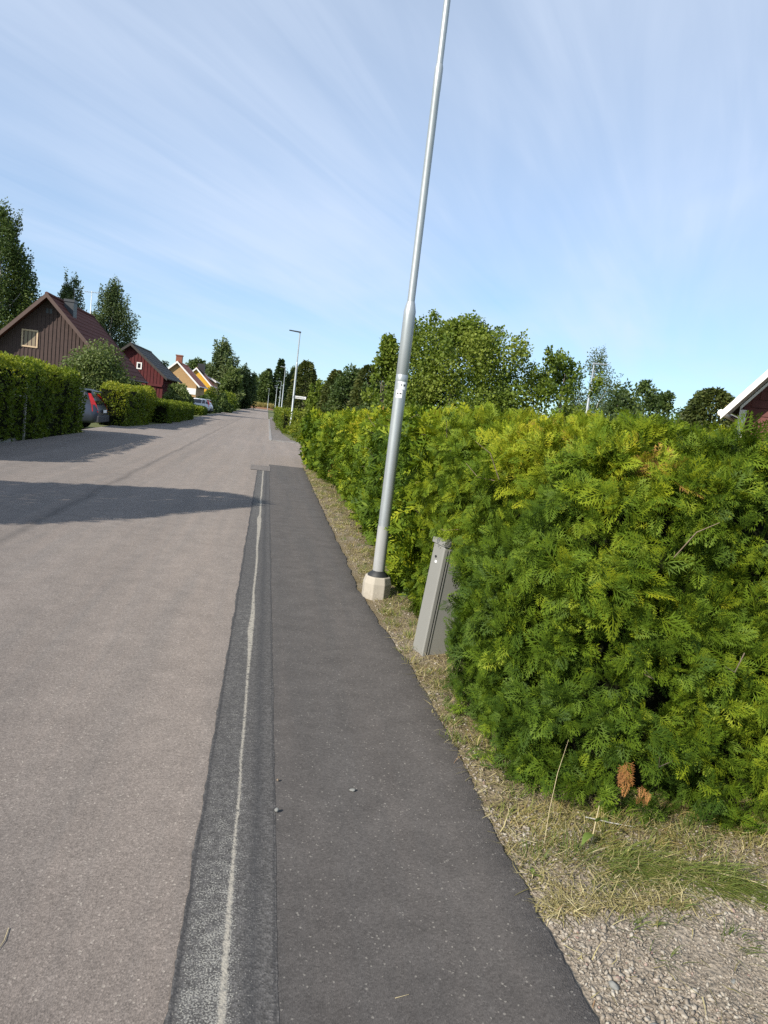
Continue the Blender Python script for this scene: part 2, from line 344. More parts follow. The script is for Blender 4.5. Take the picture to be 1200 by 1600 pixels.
M['cardark'] = mat_plain('car_plastic', (0.022, 0.024, 0.032), 0.6)
M['redlamp'] = mat_plain('red_lamp_glass', (0.55, 0.02, 0.02), 0.2, vary=0.3, scale=9)
M['tyre'] = mat_plain('tyre_rubber', (0.018, 0.018, 0.018), 0.85)
M['rim'] = mat_plain('alloy_rim', (0.42, 0.43, 0.44), 0.35, 0.7)
M['kerb'] = mat_plain('granite_kerb', (0.25, 0.235, 0.22), 0.9, vary=0.3, scale=9, bmp=0.3)
M['earth'] = mat_plain('red_brown_earth', (0.20, 0.105, 0.06), 0.95, vary=0.3, scale=1)
M['gray'] = mat_plain('weathered_post', (0.40, 0.38, 0.33), 0.8, vary=0.2)

# ------------------------------------------------------------------ mesh helpers
def setp(o, **kw):
    for k, v in kw.items():
        if v is not None: o[k] = v
    return o
def thing(name, label, cat, loc=(0, 0, 0), rz=0.0, group=None, kind=None):
    o = bpy.data.objects.new(name, None); COL.objects.link(o)
    o.location = loc; o.rotation_euler = (0, 0, rz); o.empty_display_size = 0.2
    return setp(o, label=label, category=cat, group=group, kind=kind)
def tag(o, label, cat=None, group=None, kind=None): return setp(o, label=label, category=cat, group=group, kind=kind)

def quad_mesh(name, V, tint=None, smooth=False):
    """V: (n,4,3) array of quads, no shared corners."""
    n = len(V)
    me = bpy.data.meshes.new(name)
    me.vertices.add(n*4); me.vertices.foreach_set('co', np.ascontiguousarray(V, dtype=np.float32).ravel())
    me.loops.add(n*4); me.loops.foreach_set('vertex_index', np.arange(n*4, dtype=np.int32))
    me.polygons.add(n); me.polygons.foreach_set('loop_start', np.arange(0, n*4, 4, dtype=np.int32))
    if tint is not None:
        a = me.attributes.new('tint', 'FLOAT', 'POINT')
        a.data.foreach_set('value', np.repeat(np.clip(tint, 0, 1), 4).astype(np.float32))
    me.update(calc_edges=True)
    return me
def tri_mesh(name, V, F, tint=None, smooth=False):
    me = bpy.data.meshes.new(name)
    me.vertices.add(len(V)); me.vertices.foreach_set('co', np.ascontiguousarray(V, dtype=np.float32).ravel())
    k = F.shape[1]; n = len(F)
    me.loops.add(n*k); me.loops.foreach_set('vertex_index', np.ascontiguousarray(F, dtype=np.int32).ravel())
    me.polygons.add(n); me.polygons.foreach_set('loop_start', np.arange(0, n*k, k, dtype=np.int32))
    if tint is not None:
        a = me.attributes.new('tint', 'FLOAT', 'POINT'); a.data.foreach_set('value', np.clip(tint, 0, 1).astype(np.float32))
    if smooth: me.polygons.foreach_set('use_smooth', np.ones(n, dtype=bool))
    me.update(calc_edges=True)
    return me
def link(name, me, mat, parent=None):
    o = bpy.data.objects.new(name, me); COL.objects.link(o)
    if mat is not None and len(me.materials) == 0: me.materials.append(mat)
    if parent is not None: o.parent = parent
    return o

class MB:
    def __init__(s): s.v = []; s.f = []; s.sm = []
    def add(s, vs, fs, smooth=False):
        k = len(s.v); s.v += [tuple(map(float, p)) for p in vs]
        s.f += [tuple(i+k for i in f) for f in fs]; s.sm += [smooth]*len(fs); return s
    def box(s, x0, x1, y0, y1, z0, z1):
        return s.add([(x0, y0, z0), (x1, y0, z0), (x1, y1, z0), (x0, y1, z0), (x0, y0, z1), (x1, y0, z1), (x1, y1, z1), (x0, y1, z1)],
                     [(0, 3, 2, 1), (4, 5, 6, 7), (0, 1, 5, 4), (1, 2, 6, 5), (2, 3, 7, 6), (3, 0, 4, 7)])
    def bar(s, a, b, w, h=None, up=(0, 0, 1)):
        """Square bar from a to b."""
        h = h or w; a = Vector(a); b = Vector(b); d = (b-a).normalized(); u = Vector(up)
        if abs(d.dot(u)) > 0.98: u = Vector((0, 1, 0))
        sx = d.cross(u).normalized()*w/2; sy = sx.cross(d).normalized()*h/2
        P = [p+q for p in (a, b) for q in (-sx-sy, sx-sy, sx+sy, -sx+sy)]
        return s.add(P, [(0, 1, 2, 3), (7, 6, 5, 4), (0, 4, 5, 1), (1, 5, 6, 2), (2, 6, 7, 3), (3, 7, 4, 0)])
    def tube(s, pts, rad, n=10, smooth=True):
        pts = [Vector(p) for p in pts]; k = len(s.v); rings = []
        for i, p in enumerate(pts):
            d = (pts[min(i+1, len(pts)-1)]-pts[max(i-1, 0)])
            d = d.normalized() if d.length > 1e-9 else Vector((0, 0, 1))
            u = Vector((0, 0, 1)) if abs(d.z) < 0.95 else Vector((0, 1, 0))
            a = d.cross(u).normalized(); b = a.cross(d).normalized()
            rings.append([p+(a*math.cos(2*math.pi*j/n)+b*math.sin(2*math.pi*j/n))*rad[i] for j in range(n)])
        vs = [q for r in rings for q in r]; fs = []
        for i in range(len(pts)-1):
            for j in range(n):
                fs.append((i*n+j, i*n+(j+1) % n, (i+1)*n+(j+1) % n, (i+1)*n+j))
        s.add(vs, fs, smooth)
        s.add(rings[0], [tuple(range(n))]); s.add(rings[-1], [tuple(reversed(range(n)))])
        return s
    def prism(s, poly, a, b):
        """poly of (u,w) mapped by functions a and b to two 3D ends."""
        n = len(poly); A = [a(p) for p in poly]; B = [b(p) for p in poly]
        return s.add(A+B, [tuple(range(n)), tuple(reversed(range(n, 2*n)))]+[(i, i+n, (i+1) % n+n, (i+1) % n) for i in range(n)])
    def build(s, name, mat, parent=None, bevel=0.0):
        me = bpy.data.meshes.new(name); me.from_pydata(s.v, [], s.f); me.update()
        me.polygons.foreach_set('use_smooth', np.array(s.sm, dtype=bool))
        o = link(name, me, mat, parent)
        import bmesh
        bm = bmesh.new(); bm.from_mesh(me); bmesh.ops.recalc_face_normals(bm, faces=bm.faces)
        if bevel:
            es = [e for e in bm.edges if len(e.link_faces) == 2 and e.calc_face_angle(0) > 0.6]
            bmesh.ops.bevel(bm, geom=es, offset=bevel, segments=2, affect='EDGES', profile=0.5)
        bm.to_mesh(me); bm.free()
        return o
def sheet(name, xs, ys, zf, mat, kind='structure', parent=None, mask=None):
    xs, ys = np.asarray(xs), np.asarray(ys)
    X, Y = np.meshgrid(xs, ys); Z = zf(X, Y)
    V = np.stack([X, Y, Z], -1).reshape(-1, 3); nx, ny = len(xs), len(ys)
    i = np.arange((nx-1)*(ny-1)); r, c = i//(nx-1), i % (nx-1); a = r*nx+c
    F = np.stack([a, a+1, a+nx+1, a+nx], 1)
    if mask is not None:
        cx = (X[:-1, :-1]+X[1:, 1:]).ravel()/2; cy_ = (Y[:-1, :-1]+Y[1:, 1:]).ravel()/2
        F = F[mask(cx, cy_)]
    o = link(name, tri_mesh(name, V, F, smooth=True), mat, parent); 
    if kind: o['kind'] = kind
    return o

# ---- value noise
def _h(ix, iy, iz, s):
    n = (ix.astype(np.int64)*374761393+iy.astype(np.int64)*668265263+iz.astype(np.int64)*2147483647+s*974634777) & 0xffffffff
    n = ((n ^ (n >> 13))*1274126177) & 0xffffffff
    n = ((n ^ (n >> 16))*2246822519) & 0xffffffff
    return ((n ^ (n >> 15)) & 0xffffff)/float(0xffffff)
def vn(P, scale, seed=0):
    P = np.asarray(P)*scale; I = np.floor(P).astype(np.int64); f = P-I; f = f*f*(3-2*f); out = 0
    for dx in (0, 1):
        for dy in (0, 1):
            for dz in (0, 1):
                w = (f[:, 0] if dx else 1-f[:, 0])*(f[:, 1] if dy else 1-f[:, 1])*(f[:, 2] if dz else 1-f[:, 2])
                out = out+w*_h(I[:, 0]+dx, I[:, 1]+dy, I[:, 2]+dz, seed)
    return out
def norm(A): return A/np.maximum(np.linalg.norm(A, axis=-1, keepdims=True), 1e-9)

# ------------------------------------------------------------------ ground, road, footway, verge
def ground_z(X, Y):
    z = np.full_like(X, -0.03)
    left = np.clip((-5.75-X)/0.8, 0, 1); z = z-0.17*left
    return z
gx = np.unique(np.concatenate([np.linspace(-600, -30, 20), np.linspace(-30, -8, 12), np.linspace(-8, -5, 13), np.linspace(-4, 40, 12), np.linspace(60, 600, 18)]))
gy = np.unique(np.concatenate([np.linspace(-60, 260, 60), np.linspace(300, 900, 12)]))
sheet('ground', gx, gy, ground_z, M['lawn'])

def road_left(Y):
    return np.interp(Y, [-20, 17, 24, 24.2, 29.8, 30, 37, 49, 52, 60, 80, 120, 212, 216], [-5.9, -5.75, -5.62, -6.0, -6.0, -5.5, -5.0, -4.7, -5.1, -5.2, -5.3, -4.8, -5.5, -5.5])
def road_right(Y):
    return np.interp(Y, [-20, 17.4, 18.2, 18.6, 20.0, 21.5, 22.3, 31.2, 31.8, 33, 216], [-0.09, -0.09, -0.09, 1.02, 1.15, 1.8, 26, 26, 1.6, 0.2, 0.1])
ys = np.concatenate([np.arange(-12, 18, 0.5), np.arange(18, 34, 0.1), np.arange(34, 216, 2.0)])
n = 24
rl, rr_ = road_left(ys), road_right(ys)
V = np.stack([rl[:, None]+(rr_-rl)[:, None]*np.linspace(0, 1, n)[None], np.repeat(ys[:, None], n, 1), np.zeros((len(ys), n))], -1).reshape(-1, 3)
i = np.arange((n-1)*(len(ys)-1)); r_, c_ = i//(n-1), i % (n-1); a_ = r_*n+c_
link('road', tri_mesh('road', V, np.stack([a_, a_+1, a_+n+1, a_+n], 1)), M['road'])['kind'] = 'structure'

def ragged(Y, amp, sc, seed):
    P = np.stack([Y*0, Y, Y*0+seed], -1)
    return ((vn(P, sc, seed)-0.5)+0.5*(vn(P, sc*3.1, seed+1)-0.5)+0.35*(vn(P, sc*11, seed+2)-0.5))*2*amp
def ribbon(name, y0, y1, fl, fr, z, mat, n=4, step=0.02, skirt=0.0, kind='structure'):
    ys = np.concatenate([np.arange(y0, 8, step), np.arange(8, y1+1e-6, 0.08)]) if y0 < 8 < y1 else np.arange(y0, y1+1e-6, max(step, 0.08) if y0 >= 8 else step)
    l, r = fl(ys), fr(ys); T = np.linspace(0, 1, n)
    X = l[:, None]+(r-l)[:, None]*T[None]; Z = np.full_like(X, z)
    if skirt:
        X = np.concatenate([X, X[:, -1:]+0.012], 1); Z = np.concatenate([Z, Z[:, -1:]-skirt], 1)
    k = X.shape[1]
    V = np.stack([X, np.repeat(ys[:, None], k, 1), Z], -1).reshape(-1, 3)
    i = np.arange((k-1)*(len(ys)-1)); rr, cc = i//(k-1), i % (k-1); a = rr*k+cc
    o = link(name, tri_mesh(name, V, np.stack([a, a+1, a+k+1, a+k], 1)), mat)
    if kind: o['kind'] = kind
    return o
def walk_edge(Y):
    return np.interp(Y, [0, 1.6, 4.2, 5.2, 6.3, 7.5, 11, 15, 18.4, 19.2], [1.03, 1.03, 1.06, 0.99, 0.94, 0.98, 1.0, 1.03, 1.08, 1.1])+ragged(Y, 0.014, 5, 3)
ribbon('pavement', -3, 18.9, lambda y: 0.17+ragged(y, 0.004, 6, 9), walk_edge, 0.004, M['walk'], 6, skirt=0.013)
ribbon('trench_strip', -3, 17.2, lambda y: -0.105+ragged(y, 0.006, 7, 5), lambda y: 0.1755+ragged(y, 0.003, 7, 6), 0.0052, M['strip'], 8)
ribbon('road_patch', 16.9, 18.3, lambda y: y*0-0.27, lambda y: y*0+0.2, 0.010, M['farwalk'], 3)

_rng = np.random.default_rng(5)
def verge_z(X, Y):
    P = np.stack([X.ravel(), Y.ravel(), 0*X.ravel()], -1)
    h = (vn(P, 3.0, 11)-0.4)*0.03+(vn(P, 11, 12)-0.5)*0.016+(vn(P, 30, 13)-0.5)*0.010
    e = np.clip((X-1.04)/0.22, 0, 1)
    return (h.reshape(X.shape)-0.004)*(0.25+0.75*e)-0.008*(1-e)+0.02*e
vx = np.concatenate([np.arange(0.9, 2.6, 0.03), np.arange(2.6, 9, 0.4)])
vy = np.concatenate([np.arange(0.6, 3.2, 0.03), np.arange(3.2, 8, 0.06), np.arange(8, 20.6, 0.25)])
sheet('verge', vx, vy, verge_z, M['soil'])
# far footway beyond the side street, with its granite kerb stones
ribbon('far_pavement', 31.6, 90, lambda y: y*0+0.32, lambda y: np.interp(y, [31.6, 34, 40, 90], [1.5, 1.2, 0.9, 0.8]), 0.045, M['farwalk'], 3, step=0.5)
mb = MB(); 
for k in range(44):
    y = 31.5+k*1.02
    mb.box(0.18, 0.315, y, y+1.0, -0.02, 0.055)
mb.box(0.32, 1.5, 31.5, 31.62, -0.02, 0.05)
kr = mb.build('kerb', M['kerb'], bevel=0.012); kr['kind'] = 'structure'
mb = MB()
mb.box(-5.99, -5.83, 9, 18.3, -0.05, 0.045)
mb.build('kerb_edge', M['kerb'], bevel=0.01)['kind'] = 'structure'

# ------------------------------------------------------------------ foliage builders
def rand_basis(rng, n, d=None, spread=1.0):
    """Orthonormal axis d (leaf length) and side vector."""
    if d is None: d = norm(rng.normal(size=(n, 3)))
    r = norm(rng.normal(size=(n, 3)))
    s = norm(np.cross(d, r))
    return d, s
def leaf_quads(P, d, s, L_, W_, fold=0.0):
    """Rhombus leaves starting at P along d with side s."""
    L_ = L_[:, None]; W_ = W_[:, None]; nrm = np.cross(d, s)
    a = P; b = P+d*L_*0.45+s*W_*0.5+nrm*L_*fold; c = P+d*L_; e = P+d*L_*0.45-s*W_*0.5+nrm*L_*fold
    return np.stack([a, b, c, e], 1)
def spray_template(side, sub, w, seed=0):
    """Flat fan of a thuja branchlet: unit length along x, lies in xy; list of rhombi (k,4,3)."""
    q = []
    def rh(p, ang, l, ww):
        d = np.array([math.cos(ang), math.sin(ang)]); s_ = np.array([-d[1], d[0]])
        pts = [p, p+d*l*0.5+s_*ww/2, p+d*l, p+d*l*0.5-s_*ww/2]
        q.append([[x, y, -0.22*x*x-0.25*y*y] for x, y in pts])
    rg = random.Random(seed)
    rh(np.array([0., 0.]), 0, 1.0, w)
    for k in range(side):
        t = 0.12+0.8*k/max(1, side-1)
        for sg in (1, -1):
            if sub == 0 and rg.random() < 0.08: continue
            tt = t+(0.03 if sg > 0 else -0.02)
            l = (0.60*(1-tt)**0.8+0.14)*rg.uniform(0.85, 1.12); an = sg*(0.78+rg.uniform(-0.12, 0.12))
            p = np.array([tt, 0.]); rh(p, an, l, w*1.05)
            for j in range(sub):
                u = 0.3+0.5*j/max(1, sub-1)
                u = u if sub > 1 else 0.42; pp = p+np.array([math.cos(an), math.sin(an)])*l*u
                for s2 in (1, -1):
                    rh(pp, an+s2*0.72, l*(0.52-0.25*u)+0.03, w*0.85)
    return np.array(q)
TPL = {'near': [spray_template(6, 1, 0.052, 1), spray_template(5, 1, 0.058, 2), spray_template(6, 1, 0.048, 3)],
       'mid': [spray_template(4, 0, 0.14, 4), spray_template(3, 0, 0.17, 5)],
       'far': [spray_template(1, 0, 0.34, 6)]}
def place_sprays(rng, tpls, P, d, s, size, tint, jit=0.12):
    out, tt = [], []
    n = len(P); which = rng.integers(0, len(tpls), n)
    nrm = np.cross(d, s)
    for k, T in enumerate(tpls):
        m = which == k
        if not m.any(): continue
        B = np.stack([d[m], s[m], nrm[m]], 1)          # (n,3basis,3)
        V = np.einsum('qci,nij->nqcj', T, B)*size[m][:, None, None, None]+P[m][:, None, None, :]
        out.append(V.reshape(-1, 4, 3))
        q = T.shape[0]
        tt.append((tint[m][:, None]+rng.normal(0, jit*0.5, (m.sum(), q))).ravel())
    return np.concatenate(out), np.concatenate(tt)

def rounded_box_points(rng, n, x0, x1, y0, y1, z1, r, faces):
    """Points with normals on a box rounded by r; faces picks which sides get points."""
    areas = {'-x': (y1-y0)*z1, '+x': (y1-y0)*z1, '-y': (x1-x0)*z1, '+y': (x1-x0)*z1, 'top': (x1-x0)*(y1-y0)}
    tot = sum(areas[f] for f in faces); Ps = []
    for f in faces:
        k = max(1, int(n*areas[f]/tot)); u = rng.random((k, 3)); p = np.empty((k, 3))
        p[:, 0] = x0+u[:, 0]*(x1-x0); p[:, 1] = y0+u[:, 1]*(y1-y0); p[:, 2] = u[:, 2]*z1
        if f == '-x': p[:, 0] = x0
        if f == '+x': p[:, 0] = x1
        if f == '-y': p[:, 1] = y0
        if f == '+y': p[:, 1] = y1
        if f == 'top': p[:, 2] = z1
        Ps.append(p)
    p = np.concatenate(Ps)
    q = np.stack([np.clip(p[:, 0], x0+r, x1-r), np.clip(p[:, 1], y0+r, y1-r), np.clip(p[:, 2], -1, z1-r)], -1)
    nr = norm(p-q)
    return q+nr*r, nr

# ---- the big thuja hedge on the right
def thuja_hedge():
    rng = np.random.default_rng(21)
    X0, X1, Y0, Y1, ZT = 1.16, 3.6, 2.40, 22.3, 1.66
    root = thing('thuja_hedge', 'tall dense thuja hedge lining the pavement, its end beside the gravel', 'hedge', (1.9, 3.6, 0))
    off = np.array([1.9, 3.6, 0.0])
    def shape(P, nr, base_amp=1.0):
        n1 = vn(P, 1.35, 31)-0.5; n2 = vn(P, 3.6, 32)-0.5; n3 = vn(P, 8.5, 33)-0.5
        # single plants make shallow vertical bulges along the row
        along = P[:, 1]+P[:, 0]*0.9
        rib = np.cos(along*2*math.pi/0.95+2.2*vn(np.stack([along*0, along, along*0], -1), 0.6, 35))
        d = 0.22*n1+0.20*n2+0.12*n3+0.035*rib*(1-np.abs(nr[:, 2]))
        low = np.clip(1-P[:, 2]/0.38, 0, 1)
        d = d-0.06*low**1.6
        # the gap between two plants far down the row
        gap = np.exp(-((P[:, 1]-14.6)/0.42)**2)*np.exp(-((P[:, 2]-0.55)/0.7)**2)
        d = d-0.5*gap
        side = 0.20*np.clip((P[:, 1]-3.0)/6.0, 0, 1)-0.26*np.clip((P[:, 1]-14.5)/5, 0, 1)
        drop = np.interp(P[:, 1], [3, 9, 13, 22], [0.0, -0.09, -0.14, -0.26])
        d = d-0.17*np.exp(-((P[:, 1]-4.72)/0.42)**2)*np.clip((1.0-P[:, 2])/0.3, 0, 1)
        Q = P+nr*d[:, None]*base_amp
        Q[:, 0] += side*np.clip((2.4-P[:, 0])/1.0, 0, 1)
        Q[:, 1] += 0.23*np.clip((1.85-P[:, 0])/0.6, 0, 1)*np.clip((3.4-P[:, 1])/0.6, 0, 1)
        # the end drifts away to the right as it goes back, top edge rolls
        Q[:, 2] += drop*np.clip(P[:, 2]/1.7, 0, 1)
        Q[:, 2] += 0.10*np.clip((P[:, 0]-1.6)/1.6, -0.4, 1)*np.clip(P[:, 2]/1.7, 0, 1)*np.clip((6-P[:, 1])/3, 0, 1)
        return Q
    allV, allT = [], []
    def layer(n, ybox, faces, kind, size, depth, keep=None, thresh=0.48, fan=3):
        P, nr = rounded_box_points(rng, n, X0, X1, ybox[0], ybox[1], ZT, 0.33, faces)
        if ybox[0] > Y0: # no rounded end in the middle of the row
            P[:, 1] = np.where(np.abs(nr[:, 1]) > 0.2, ybox[0]+rng.random(len(P))*(ybox[1]-ybox[0]), P[:, 1])
        if keep is not None:
            k = keep(P); P, nr = P[k], nr[k]
        hole = vn(P*np.array([1, 1, 1.7]), 6.0, 41)*0.6+vn(P*np.array([1, 1, 1.6]), 13, 42)*0.4
        dp = depth*rng.random(len(P))**1.3+np.clip(thresh-hole, 0, 1)*1.5
        kk = (hole > thresh-0.10) | (rng.random(len(P)) < 0.22)
        P, nr, dp, hole = P[kk], nr[kk], dp[kk], hole[kk]
        B = shape(P, nr)-nr*(dp+size*0.75)[:, None]
        m = len(B)
        up = np.zeros((m, 3)); up[:, 2] = 1
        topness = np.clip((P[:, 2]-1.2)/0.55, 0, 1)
        # branch tips lie across the face: sideways, drooping low down, rising near the top
        tang = rng.normal(0, 1, (m, 3)); tang = tang-nr*(tang*nr).sum(1)[:, None]
        main = norm(norm(tang)*0.75+nr*0.5+up*(0.10+0.6*topness)[:, None]-up*(0.30*(1-topness))[:, None])
        B = np.repeat(B, fan, 0); mn = np.repeat(main, fan, 0); tp = np.repeat(topness, fan); hl = np.repeat(hole, fan); nrr = np.repeat(nr, fan, 0)
        d = norm(mn+rng.normal(0, 0.36, (len(B), 3)))
        rv = norm(nrr*0.8+rng.normal(0, 0.55, (len(B), 3)))   # mostly seen flat on
        s = norm(np.cross(rv, d))
        sz = size*rng.uniform(0.55, 1.45, len(B))
        B = B+d*(rng.random(len(B))*0.35*size)[:, None]
        big = np.repeat(vn(P, 2.1, 51), fan); pat = np.repeat(vn(P, 0.8, 52), fan)
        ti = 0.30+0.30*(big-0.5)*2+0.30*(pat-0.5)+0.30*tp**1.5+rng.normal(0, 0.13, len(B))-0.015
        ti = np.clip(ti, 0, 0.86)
        brown = (np.repeat(vn(P, 3.2, 53), fan) > 0.86) & (rng.random(len(B)) < 0.35)
        ti = np.where(brown, rng.uniform(0.90, 0.99, len(B)), ti)
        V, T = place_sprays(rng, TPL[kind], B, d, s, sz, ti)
        ok = V[:, :, 2].min(1) > 0.01
        allV.append(V[ok]); allT.append(T[ok])
    F3 = ['-x', '-y', 'top']
    layer(18000, (Y0, 5.6), F3, 'near', 0.064, 0.24, fan=3)
    layer(3000, (Y0, 5.6), F3, 'near', 0.090, 0.05, keep=lambda P: (P[:, 0] < 3.7), thresh=0.5, fan=2)
    layer(10500, (5.6, 11.0), ['-x', 'top'], 'mid', 0.12, 0.15, fan=3)
    layer(9500, (11.0, 17.5), ['-x', 'top'], 'mid', 0.13, 0.15, fan=2)
    layer(6000, (17.5, Y1), ['-x', 'top', '+y'], 'far', 0.15, 0.13, fan=3)
    layer(1800, (Y0, Y1), ['+x'], 'far', 0.17, 0.13, fan=3)
    # long shoots standing above the trimmed top
    m = 320
    sx = rng.uniform(1.3, 3.2, m); sy = rng.uniform(2.9, 9, m)
    P = np.stack([sx, sy, np.full(m, ZT-0.02)], -1); nr = np.tile([0, 0, 1.0], (m, 1))
    B = shape(P, nr)-np.array([0, 0, 0.06]); d = norm(np.stack([rng.normal(0.25, 0.5, m), rng.normal(0, 0.4, m), np.full(m, 0.75)], -1))
    _, s = rand_basis(rng, m, d)
    V, T = place_sprays(rng, TPL['near'], B, d, s, rng.uniform(0.07, 0.13, m), rng.uniform(0.45, 0.80, m))
    allV.append(V); allT.append(T)
    V = np.concatenate(allV)-off; T = np.concatenate(allT)
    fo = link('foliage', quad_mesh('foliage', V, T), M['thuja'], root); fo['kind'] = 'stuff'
    # solid stand-in for dense inner growth, blocks light; shade in its near-black colour
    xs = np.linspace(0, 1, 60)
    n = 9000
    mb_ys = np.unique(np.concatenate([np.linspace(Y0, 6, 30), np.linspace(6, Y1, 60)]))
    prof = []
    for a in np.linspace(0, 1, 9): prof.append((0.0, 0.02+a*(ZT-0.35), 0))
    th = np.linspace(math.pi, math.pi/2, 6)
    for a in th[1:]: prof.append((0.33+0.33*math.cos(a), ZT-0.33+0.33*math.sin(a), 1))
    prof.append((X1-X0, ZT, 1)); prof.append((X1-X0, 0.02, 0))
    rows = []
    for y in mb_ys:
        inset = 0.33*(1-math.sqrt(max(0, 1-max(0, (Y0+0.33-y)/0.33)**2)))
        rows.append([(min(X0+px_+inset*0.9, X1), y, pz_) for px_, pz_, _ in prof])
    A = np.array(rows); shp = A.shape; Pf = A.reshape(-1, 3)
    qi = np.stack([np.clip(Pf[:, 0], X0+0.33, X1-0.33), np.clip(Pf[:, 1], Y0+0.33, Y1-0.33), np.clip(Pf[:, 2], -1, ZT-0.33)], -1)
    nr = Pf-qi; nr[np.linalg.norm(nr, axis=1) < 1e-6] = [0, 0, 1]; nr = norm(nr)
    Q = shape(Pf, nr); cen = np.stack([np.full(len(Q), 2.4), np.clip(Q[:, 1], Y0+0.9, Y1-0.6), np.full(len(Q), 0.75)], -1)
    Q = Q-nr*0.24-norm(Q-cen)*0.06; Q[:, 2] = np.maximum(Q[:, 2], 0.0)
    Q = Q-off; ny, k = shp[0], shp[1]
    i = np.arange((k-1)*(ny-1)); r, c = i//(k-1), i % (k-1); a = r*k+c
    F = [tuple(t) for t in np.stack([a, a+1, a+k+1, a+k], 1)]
    me = bpy.data.meshes.new('dark_core'); me.from_pydata([tuple(v) for v in Q], [], F+[tuple(range(k)), tuple(range((ny-1)*k, ny*k))]); me.update()
    link('dark_core', me, M['core'], root)
    # bare twigs that show between the sprays
    tw = MB(); rg = random.Random(8)
    for _ in range(34):
        y = rg.choice([Y0+0.10, None]); z = rg.uniform(0.3, 1.65)
        if y is not None:
            p = Vector((rg.uniform(1.5, 2.7), Y0+rg.uniform(0.02, 0.16), z)); d = Vector((rg.uniform(-0.7, 0.7), -0.5, rg.uniform(-0.2, 0.9)))
        else:
            p = Vector((X0+rg.uniform(0.02, 0.2), rg.uniform(3.2, 9), z)); d = Vector((-0.5, rg.uniform(-0.7, 0.7), rg.uniform(-0.2, 0.9)))
        d.normalize(); l = rg.uniform(0.10, 0.26); w = Vector((rg.uniform(-1, 1), rg.uniform(-1, 1), rg.uniform(-1, 1)))*0.05
        p2 = p+d*l*0.5+w; p3 = p+d*l
        tw.tube([p-Vector(off), p2-Vector(off), p3-Vector(off)], [0.0026, 0.002, 0.001], 4)
    tw.build('twigs', M['twig'], root)['kind'] = 'stuff'
    # two dead brown sprays low on the end face
    for (x, z, sc_) in ((1.43, 0.37, 0.066), (1.53, 0.285, 0.042)):
        m = 6
        P = np.tile([x, Y0-0.10, z], (m, 1))+np.stack([rng.normal(0, sc_*0.12, m), rng.normal(0, .01, m), rng.uniform(-0.5, 0.5, m)*sc_], -1); d = norm(np.stack([rng.normal(-0.1, 0.35, m), np.full(m, -0.25), -np.ones(m)], -1))
        _, s = rand_basis(rng, m, d)
        V, T = place_sprays(rng, TPL['near'], P, d, s, np.full(m, sc_), rng.random(m))
        o = link('dead_spray', quad_mesh('dead_spray', V-off, T), M['thuja_dead'], root); o['label'] = 'dead orange brown thuja spray'
thuja_hedge()

# ---- clipped leafy hedges on the other side
def leafy_hedge(label, x0, x1, y0, y1, zt, n, leaf, mat, seed, r=0.25, amp=0.16, faces=('+x', '-y', 'top', '-x', '+y'), name='clipped_hedge', rise=0.0, base=-0.05, tshift=0.0):
    rng = np.random.default_rng(seed)
    root = thing(name, label, 'hedge', ((x0+x1)/2, y0, base))
    P, nr = rounded_box_points(rng, n, x0, x1, y0, y1, zt-base, r, list(faces))
    dd = amp*(vn(P, 0.9, seed)-0.5)*2+amp*0.6*(vn(P, 2.6, seed+1)-0.5)*2
    hole = vn(P, 4.2, seed+2)
    P = P+nr*(dd-rng.random(len(P))**2*0.14-np.clip(0.4-hole, 0, 1)*0.8)[:, None]
    P[:, 2] = P[:, 2]*(1+rise*(P[:, 1]-y0)/(y1-y0))
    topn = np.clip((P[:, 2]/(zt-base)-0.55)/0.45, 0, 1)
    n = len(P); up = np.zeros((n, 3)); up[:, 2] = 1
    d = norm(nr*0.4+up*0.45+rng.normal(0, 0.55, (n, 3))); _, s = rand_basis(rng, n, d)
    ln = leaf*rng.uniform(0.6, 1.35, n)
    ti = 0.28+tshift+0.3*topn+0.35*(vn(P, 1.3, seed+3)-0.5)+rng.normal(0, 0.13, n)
    V = leaf_quads(P, d, s, ln, ln*0.55, 0.08)
    k = V[:, :, 2].min(1) > 0.0
    o3 = np.array([(x0+x1)/2, y0, 0])
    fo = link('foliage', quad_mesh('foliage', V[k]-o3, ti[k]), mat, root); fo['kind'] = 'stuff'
    # solid boxes added inside to block light, coloured as deep shade
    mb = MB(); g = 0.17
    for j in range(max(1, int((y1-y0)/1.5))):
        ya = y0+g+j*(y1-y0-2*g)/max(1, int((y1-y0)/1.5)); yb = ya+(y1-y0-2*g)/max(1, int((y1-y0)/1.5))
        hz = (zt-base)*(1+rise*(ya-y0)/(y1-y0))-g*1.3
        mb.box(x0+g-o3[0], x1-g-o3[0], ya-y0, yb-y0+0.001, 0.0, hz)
    mb.build('dark_core', M['core'], root)
    return root
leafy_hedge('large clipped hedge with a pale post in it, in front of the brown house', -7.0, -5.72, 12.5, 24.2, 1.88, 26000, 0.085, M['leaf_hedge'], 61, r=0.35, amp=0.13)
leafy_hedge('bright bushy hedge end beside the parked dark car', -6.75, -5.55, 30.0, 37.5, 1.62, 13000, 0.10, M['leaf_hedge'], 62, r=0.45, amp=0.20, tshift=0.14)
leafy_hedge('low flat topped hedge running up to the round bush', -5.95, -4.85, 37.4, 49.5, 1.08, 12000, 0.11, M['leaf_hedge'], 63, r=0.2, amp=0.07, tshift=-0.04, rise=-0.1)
leafy_hedge('short low hedge just before the white car', -6.6, -5.35, 61.0, 66.0, 0.62, 5000, 0.14, M['leaf_hedge'], 64, r=0.25, amp=0.1)

